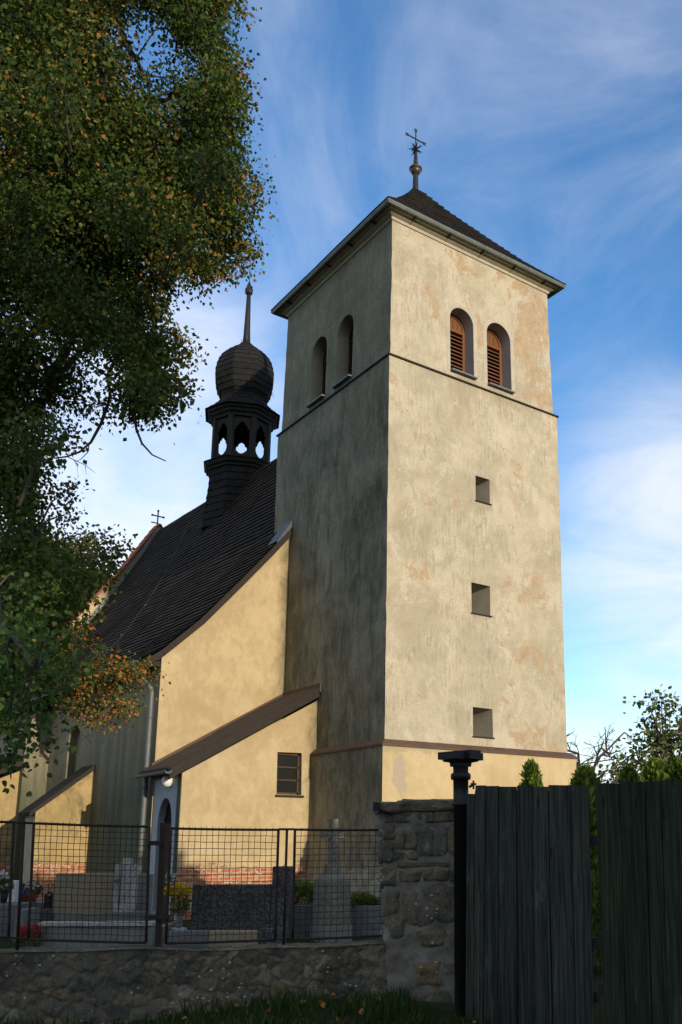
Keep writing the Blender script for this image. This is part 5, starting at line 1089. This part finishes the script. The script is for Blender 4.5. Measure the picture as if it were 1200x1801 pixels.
    for Lb in limbs:
        n = len(Lb); P = []
        for i in range(n-1):
            for k in range(4): P.append(np.asarray(Lb[i])*(1-k/4)+np.asarray(Lb[i+1])*k/4+rng.normal(0, .035, 3)*(0 if i+k == 0 else 1))
        P.append(np.asarray(Lb[-1])); r0 = .034 if Lb is limbs[0] else .085 if np.allclose(Lb[0][:2], tr_[0][:2], atol=1.2) else .045
        m.tube(P, list(np.linspace(r0, .02, len(P))), 7); samples += P
    S = np.array(samples)
    for c, k, r_, og in cs+cs2[::2]+cs3[::2]:
        q = S[np.argmin(np.linalg.norm(S-c, axis=1))]; dq = np.linalg.norm(q-c); q = q if dq < 1.3 else c+(q-c)*.7/dq; md = (q+c)/2+np.array([0, 0, .12])+rng.normal(0, .06, 3); m.tube([q, md, c], [.02, .012, .005], 4, cap=False)
    for pts, r in (([(188, 716), (178, 745), (160, 778), (140, 795), (118, 803), (95, 806)], .028), ([(236, 722), (240, 755), (250, 780), (268, 800), (292, 811)], .022), ([(157, 778), (155, 795), (142, 808), (132, 812)], .010), ([(118, 803), (150, 818), (168, 832)], .007), ([(130, 808), (136, 822), (138, 840)], .004), ([(150, 818), (152, 836)], .004), ([(108, 925), (125, 950), (140, 965)], .008), ([(100, 1215), (118, 1212), (134, 1216), (130, 1232)], .010), ([(118, 1080), (130, 1112), (150, 1135), (176, 1152)], .016), ([(134, 1118), (160, 1138), (182, 1150)], .012), ([(133, 1120), (136, 1160), (133, 1215)], .014)):
        D = 11.7 if pts[0][1] > 1000 else 12.2
        m.tube([at(x, y, D) for x, y in pts], list(np.linspace(r, r*.35, len(pts))), 6)
    m.build('limbs', 'bark', t)
lime_tree()
def leafy_tree(name, label, cat, px, D, ground_z, blobs, n_each, rad, size, mat, trunk_r, parent_group=None, og=.25, shape=OVAL, droop=.2):
    b = at(px, 1600, D); b[2] = ground_z; t = thing(name, b, label, cat, parent_group)
    cs = [(at(x, y, D+rng.normal(0, dd)), k, 1, og) for x, y, k, dd in blobs]
    V, Rn = cluster_leaves(cs, n_each, rad, size, droop, og, shape); np_mesh('crown', V, len(shape), mat, Rn, t)
    m = MB(); top = np.mean([c[0] for c in cs], axis=0); P = [b-[0, 0, .2], b*.7+top*.3+rng.normal(0, .1, 3)*[1, 1, 0], b*.35+top*.65, top]; m.tube(P, [trunk_r, trunk_r*.8, trunk_r*.55, trunk_r*.25], 8)
    for c, k, r_, o in cs: s = P[1+rng.integers(0, 3)]; m.tube([s, (s+c)/2+[0, 0, .1], c], [trunk_r*.35, trunk_r*.2, .012], 5, cap=False)
    m.build('trunk', 'bark', t); return t
bl = []
for _ in range(130):
    a, r = rng.uniform(0, 2*math.pi), math.sqrt(rng.random()); x, y = 95+125*r*math.cos(a), 1075+118*r*math.sin(a)
    if y < 960+max(0, (x-165))*.5: continue
    bl.append((x, y, 1, 1.6))
bl += [(130, 962, .7, .5), (150, 955, .8, .5), (172, 958, .9, .5), (196, 966, .8, .5), (214, 976, .6, .5), (186, 980, 1, .8), (208, 992, .8, .5), (120, 975, 1, .6)]
leafy_tree('broadleaf_tree', 'bushy brownish green tree standing behind the far church gable', 'tree', 95, 42, 0, bl, 130, 1.0, .22, 'maple', .35)
bl = [(1151, 1232, .5, .2), (1163, 1226, .4, .2), (1170, 1240, .5, .2), (1178, 1250, .45, .2), (1140, 1236, .3, .2), (1160, 1262, .5, .3), (1145, 1268, .5, .3), (1135, 1290, .5, .3), (1150, 1290, .8, .3), (1168, 1285, .9, .3), (1182, 1295, .9, .3), (1122, 1308, .4, .3), (1140, 1315, .8, .3), (1160, 1315, 1, .3), (1180, 1320, 1.1, .3), (1196, 1305, .9, .3), (1148, 1335, .8, .3), (1170, 1340, 1, .3), (1190, 1340, 1, .3), (1098, 1330, .45, .3), (1110, 1345, .7, .3), (1125, 1342, .8, .3), (1092, 1352, .6, .3), (1078, 1358, .4, .3), (1105, 1362, .7, .3), (1210, 1280, 1, .3), (1225, 1310, 1, .4), (1240, 1290, 1, .4), (1215, 1330, 1, .4), (1250, 1330, 1, .4), (1205, 1250, .7, .3), (1225, 1255, .8, .3), (1066, 1362, .3, .2)]
leafy_tree('fruit_tree', 'loose small fruit tree with upright shoots behind the mossy gate leaf', 'tree', 1190, 31, 0, bl, 85, .44, .16, 'plum', .15, og=.25)
def bare_tree():
    D = 27; b = at(1040, 1600, D); b[2] = 0; t = thing('bare_tree', b, 'leafless spreading apple tree between the tower and the fruit tree', 'tree'); m = MB()
    def br(p, d, L_, r, n):
        pts = [p]
        for i in range(4): d = unit(d+rng.normal(0, .17, 3)+np.array([0, 0, .02])); p = p+d*L_/4; pts.append(p)
        m.tube(pts, list(np.linspace(r, r*.6, 5)), 5, cap=False)
        if n > 0:
            for k in range(3): br(pts[rng.integers(1, 5)], unit(d+rng.normal(0, .75, 3)), L_*rng.uniform(.45, .75), max(r*.58, .007), n-1)
    m.tube([b-[0, 0, .2], b+[0, 0, 1.3], b+[.05, 0, 2.7]], [.16, .13, .11], 8)
    for v in ((-.9, .2, .75), (.6, -.5, .6), (0, .4, 1), (.75, .3, .55), (-.6, -.4, .55), (1, -.3, .3), (-.2, .1, 1.0)): br(b+[.05, 0, 2.6], unit(np.array(v, float)), 1.55, .065, 4)
    m.build('limbs', 'bark', t)
bare_tree()
def thuja(name, label, px, D, w, ztop, n, lean=0, group='thujas behind the gate'):
    b = at(px, 1600, D); b[2] = 0; t = thing(name, b, label, 'shrub', group)
    h = rng.random(n)**.8; a = rng.uniform(0, 2*math.pi, n); prof = np.where(h < .25, .75+h, (1-h)/.75)**.75; r = w*prof*rng.uniform(.45, 1.08, n)+.02
    r *= 1+.25*np.sin(a*5+h*14)
    P = np.stack([b[0]+r*np.cos(a), b[1]+r*np.sin(a), h*ztop*.97], -1); T = np.stack([np.cos(a)*.55, np.sin(a)*.55, np.full(n, 1.0)], -1)+rng.normal(0, .3, (n, 3))
    np_mesh('foliage', leaf_polys(P, T, .12*rng.uniform(.5, 1.3, n), SPRAY), 5, 'thuja', np.clip(rng.beta(2, 2, n)+.15*(r/w-.5), 0, 1), t)
    m = MB(); m.tube([b-[0, 0, .1], b+[0, 0, ztop*.9]], [.05, .01], 6); m.build('trunk', 'bark', t)
thuja('thuja', 'slim pointed thuja peeking over the grey gate leaf', 940, 16.0, .46, at(940, 1337, 16.0)[2], 2600)
thuja('thuja', 'broad thuja filling the gap between the two gate leaves', 1036, 12.2, .52, at(1030, 1348, 12.2)[2], 5200)
thuja('thuja', 'young yellow green thuja seen over the mossy gate leaf', 1118, 14.0, .55, at(1118, 1350, 14)[2], 4200)
thuja('thuja', 'tall bright thuja at the far end of the mossy gate leaf', 1165, 13.5, .72, at(1165, 1336, 13.5)[2], 6000)
thuja('thuja', 'dense thuja beyond the tall bright one, cut by the frame edge', 1212, 13.4, .75, at(1205, 1334, 13.4)[2], 6000)
# utility cable and the house beyond
m = MB(); A, B = at(985, 1350, 33), at(1260, 1300, 30); m.tube([A+(B-A)*s-np.array([0, 0, .05*math.sin(math.pi*s)]) for s in np.linspace(0, 1, 9)], .022, 5)
m.tube([B, B+(B-A)*.9+[0, 0, .9]], .022, 5); tag(m.build('overhead_cable', 'iron'), 'thin dark overhead cable crossing behind the trees', 'cable')
m = MB()
hb = at(1300, 1600, 40); hb[2] = 0; t = thing('house', hb, 'pinkish brown house corner with dark eave at the frame edge', 'house')
e0 = at(1193, 1273, 38); zt = e0[2]; zb_ = at(1193, 1291, 38)[2]
def hq(u, d, z): q = at(1193, 1291, 38)+HR*(u+d*.32)+HF*d; return (q[0], q[1], z)
m = MB(); m.box((.5, .6, 0), (9, 8, zb_), f=hq); m.build('wall', 'ochre', t)
m = MB(); m.box((0, 0, zb_), (9.5, 8.6, zb_+(zt-zb_)*.7), f=hq); m.build('eave_board', plain("pink_fascia", (0.33, 0.20, 0.15), .8), t)
m = MB(); z0 = zb_+(zt-zb_)*.7+.003; m.add([hq(0, 0, z0), hq(9.5, 0, z0), hq(9.5, 8.6, z0), hq(0, 8.6, z0), hq(0, 0, z0+.15), hq(9.5, 0, z0+.15), hq(9.5, 8.6, z0+.15), hq(0, 8.6, z0+.15), hq(2.5, 4.3, z0+2.3), hq(7, 4.3, z0+2.3)], [(0, 1, 5, 4), (1, 2, 6, 5), (2, 3, 7, 6), (3, 0, 4, 7), (4, 5, 9, 8), (5, 6, 9), (6, 7, 8, 9), (7, 4, 8)]); m.build('roof', 'roof', t)
# the barn across the lane, behind the viewer, whose shadow lies over the lane and churchyard front
t = thing('barn', (-9, -27, 0), 'long plain barn across the lane behind the viewer', 'barn')
BX0, BX1, BY0, BY1, BYR, BE, BR_ = -34, 14, -31.0, -22.9, -27.0, 3.6, 5.72
m = MB()
for X in (BX0+.4, BX1-.4): m.poly([(BY0, -.2), (BY1, -.2), (BY1, BE), (BYR, BR_-.1), (BY0, BE)], [], lambda u, v: (X, u, v))
for Y in (BY0, BY1): m.add([(BX0+.4, Y, -.2), (BX1-.4, Y, -.2), (BX1-.4, Y, BE), (BX0+.4, Y, BE)], [(0, 1, 2, 3)])
m.build('wall', plain("grey_barn_plaster", (0.11, 0.10, 0.085), .95, .3, 3), t)
m = MB()
for s, Y in ((1, BY1+.5), (-1, BY0-.5)):
    zE = BE-.25; m.hexa([(BX0, Y, zE), (BX1, Y, zE), (BX1, BYR, BR_), (BX0, BYR, BR_), (BX0, Y, zE+.15), (BX1, Y, zE+.15), (BX1, BYR, BR_+.15), (BX0, BYR, BR_+.15)])
m.build('roof', 'roof', t)

def shade_tree(label, x, y, h, r, n):  # unseen crowns, added and shaped to shade lime, cross and foreground
    t = thing('shade_tree', (x, y, 0), label, 'tree', 'unseen shade trees behind the viewer'); c = np.array([x, y, h-r*.9])
    P = unit(rng.normal(size=(n, 3)))*rng.uniform(.6, 1.0, (n, 1))**.6*np.array([r*1.25, r*1.1, r*.9])*(1+.12*np.sin(np.arange(n)[:, None]*.01))+c
    np_mesh('crown', leaf_polys(P, rng.normal(size=(n, 3)), .20*rng.uniform(.7, 1.3, n), OVAL), 6, 'lime_green', rng.random(n)*.7, t)
    m = MB(); m.tube([(x, y, -.2), (x+.05, y, h*.3), (x, y+.1, h*.75)], [.28, .2, .08], 9)
    for k in range(6): w = k*1.05; m.tube([(x, y, h*.38), (x+r*.5*math.cos(w), y+r*.5*math.sin(w), h*.6), (x+r*.8*math.cos(w), y+r*.8*math.sin(w), h*.7)], [.11, .07, .02], 6)
    m.build('trunk', 'bark', t)
shade_tree('unseen tall clear stemmed tree behind the viewer, added to shade the lime', -8.7, -22.2, 12.2, 2.6, 13000)
shade_tree('unseen low round crowned tree behind the viewer, added to shade the stone cross', -5.0, -19.4, 5.6, 2.2, 12000)

# ------------------------------------------------------------------ grass on the verge
def grass():
    n = 26000; px = rng.uniform(-150, 1300, n); D = rng.uniform(6.6, 9.9, n); P = CAM+HF*D[:, None]+HR*((px-CX)/F_PX*D*1.03)[:, None]
    s = (P-PW0)@WN; u = (P-PW0)@WU
    gd = unit((GP1-GP0)*np.array([1, 1, 0])); gn = np.array([gd[1], -gd[0], 0]); gn = gn if gn@(CAM-GP0) > 0 else -gn
    ok = ((u < WLEN) & (s > .03)) | ((u >= WLEN) & (s > .03) & ((P-GP0)@gn > .05))
    ok &= ~((px < 190) & (rng.random(n) < np.where(px > 20, .75, .3)))
    P = P[ok]; n = len(P); P[:, 2] = gz(P[:, 0], P[:, 1])-.02
    H = rng.uniform(.06, .17, n)*(1+.35*np.sin(P[:, 0]*5)*np.sin(P[:, 1]*4))
    T = np.stack([rng.normal(0, .33, n), rng.normal(0, .33, n), np.ones(n)], -1); sh = np.array(BLADE)
    V = leaf_polys(P, T, H, BLADE); tag(np_mesh('grass', V, 4, 'grass', rng.random(n)), 'dark unmown grass verge at the foot of the stone wall', 'grass', kind='stuff')
    n = 5200; px = rng.uniform(-200, 720, n); D = rng.uniform(10.2, 21, n); P = CAM+HF*D[:, None]+HR*((px-CX)/F_PX*D)[:, None]; P[:, 2] = -.01
    inside = (P[:, 0] > -3.6) & (P[:, 1] > -.4); P = P[~inside]; n = len(P); T = np.stack([rng.normal(0, .35, n), rng.normal(0, .35, n), np.ones(n)], -1)
    tag(np_mesh('churchyard_grass', leaf_polys(P, T, rng.uniform(.05, .12, n)*1.4, BLADE), 4, 'grass', rng.random(n)*.9), 'short green grass between the graves', 'grass', kind='stuff')
    n = 46; px = rng.uniform(150, 980, n); D = rng.uniform(8.4, 9.5, n); P = CAM+HF*D[:, None]+HR*((px-CX)/F_PX*D)[:, None]; P[:, 2] = gz(P[:, 0], P[:, 1])+.07
    V = leaf_polys(P, rng.normal(size=(n, 3))*np.array([1, 1, .25]), rng.uniform(.04, .065, n), HEART); tag(np_mesh('fallen_leaves', V, 8, 'lime', rng.uniform(.75, 1, n)), 'few fallen yellow and orange leaves lying in the grass', 'leaves', kind='stuff')
grass()
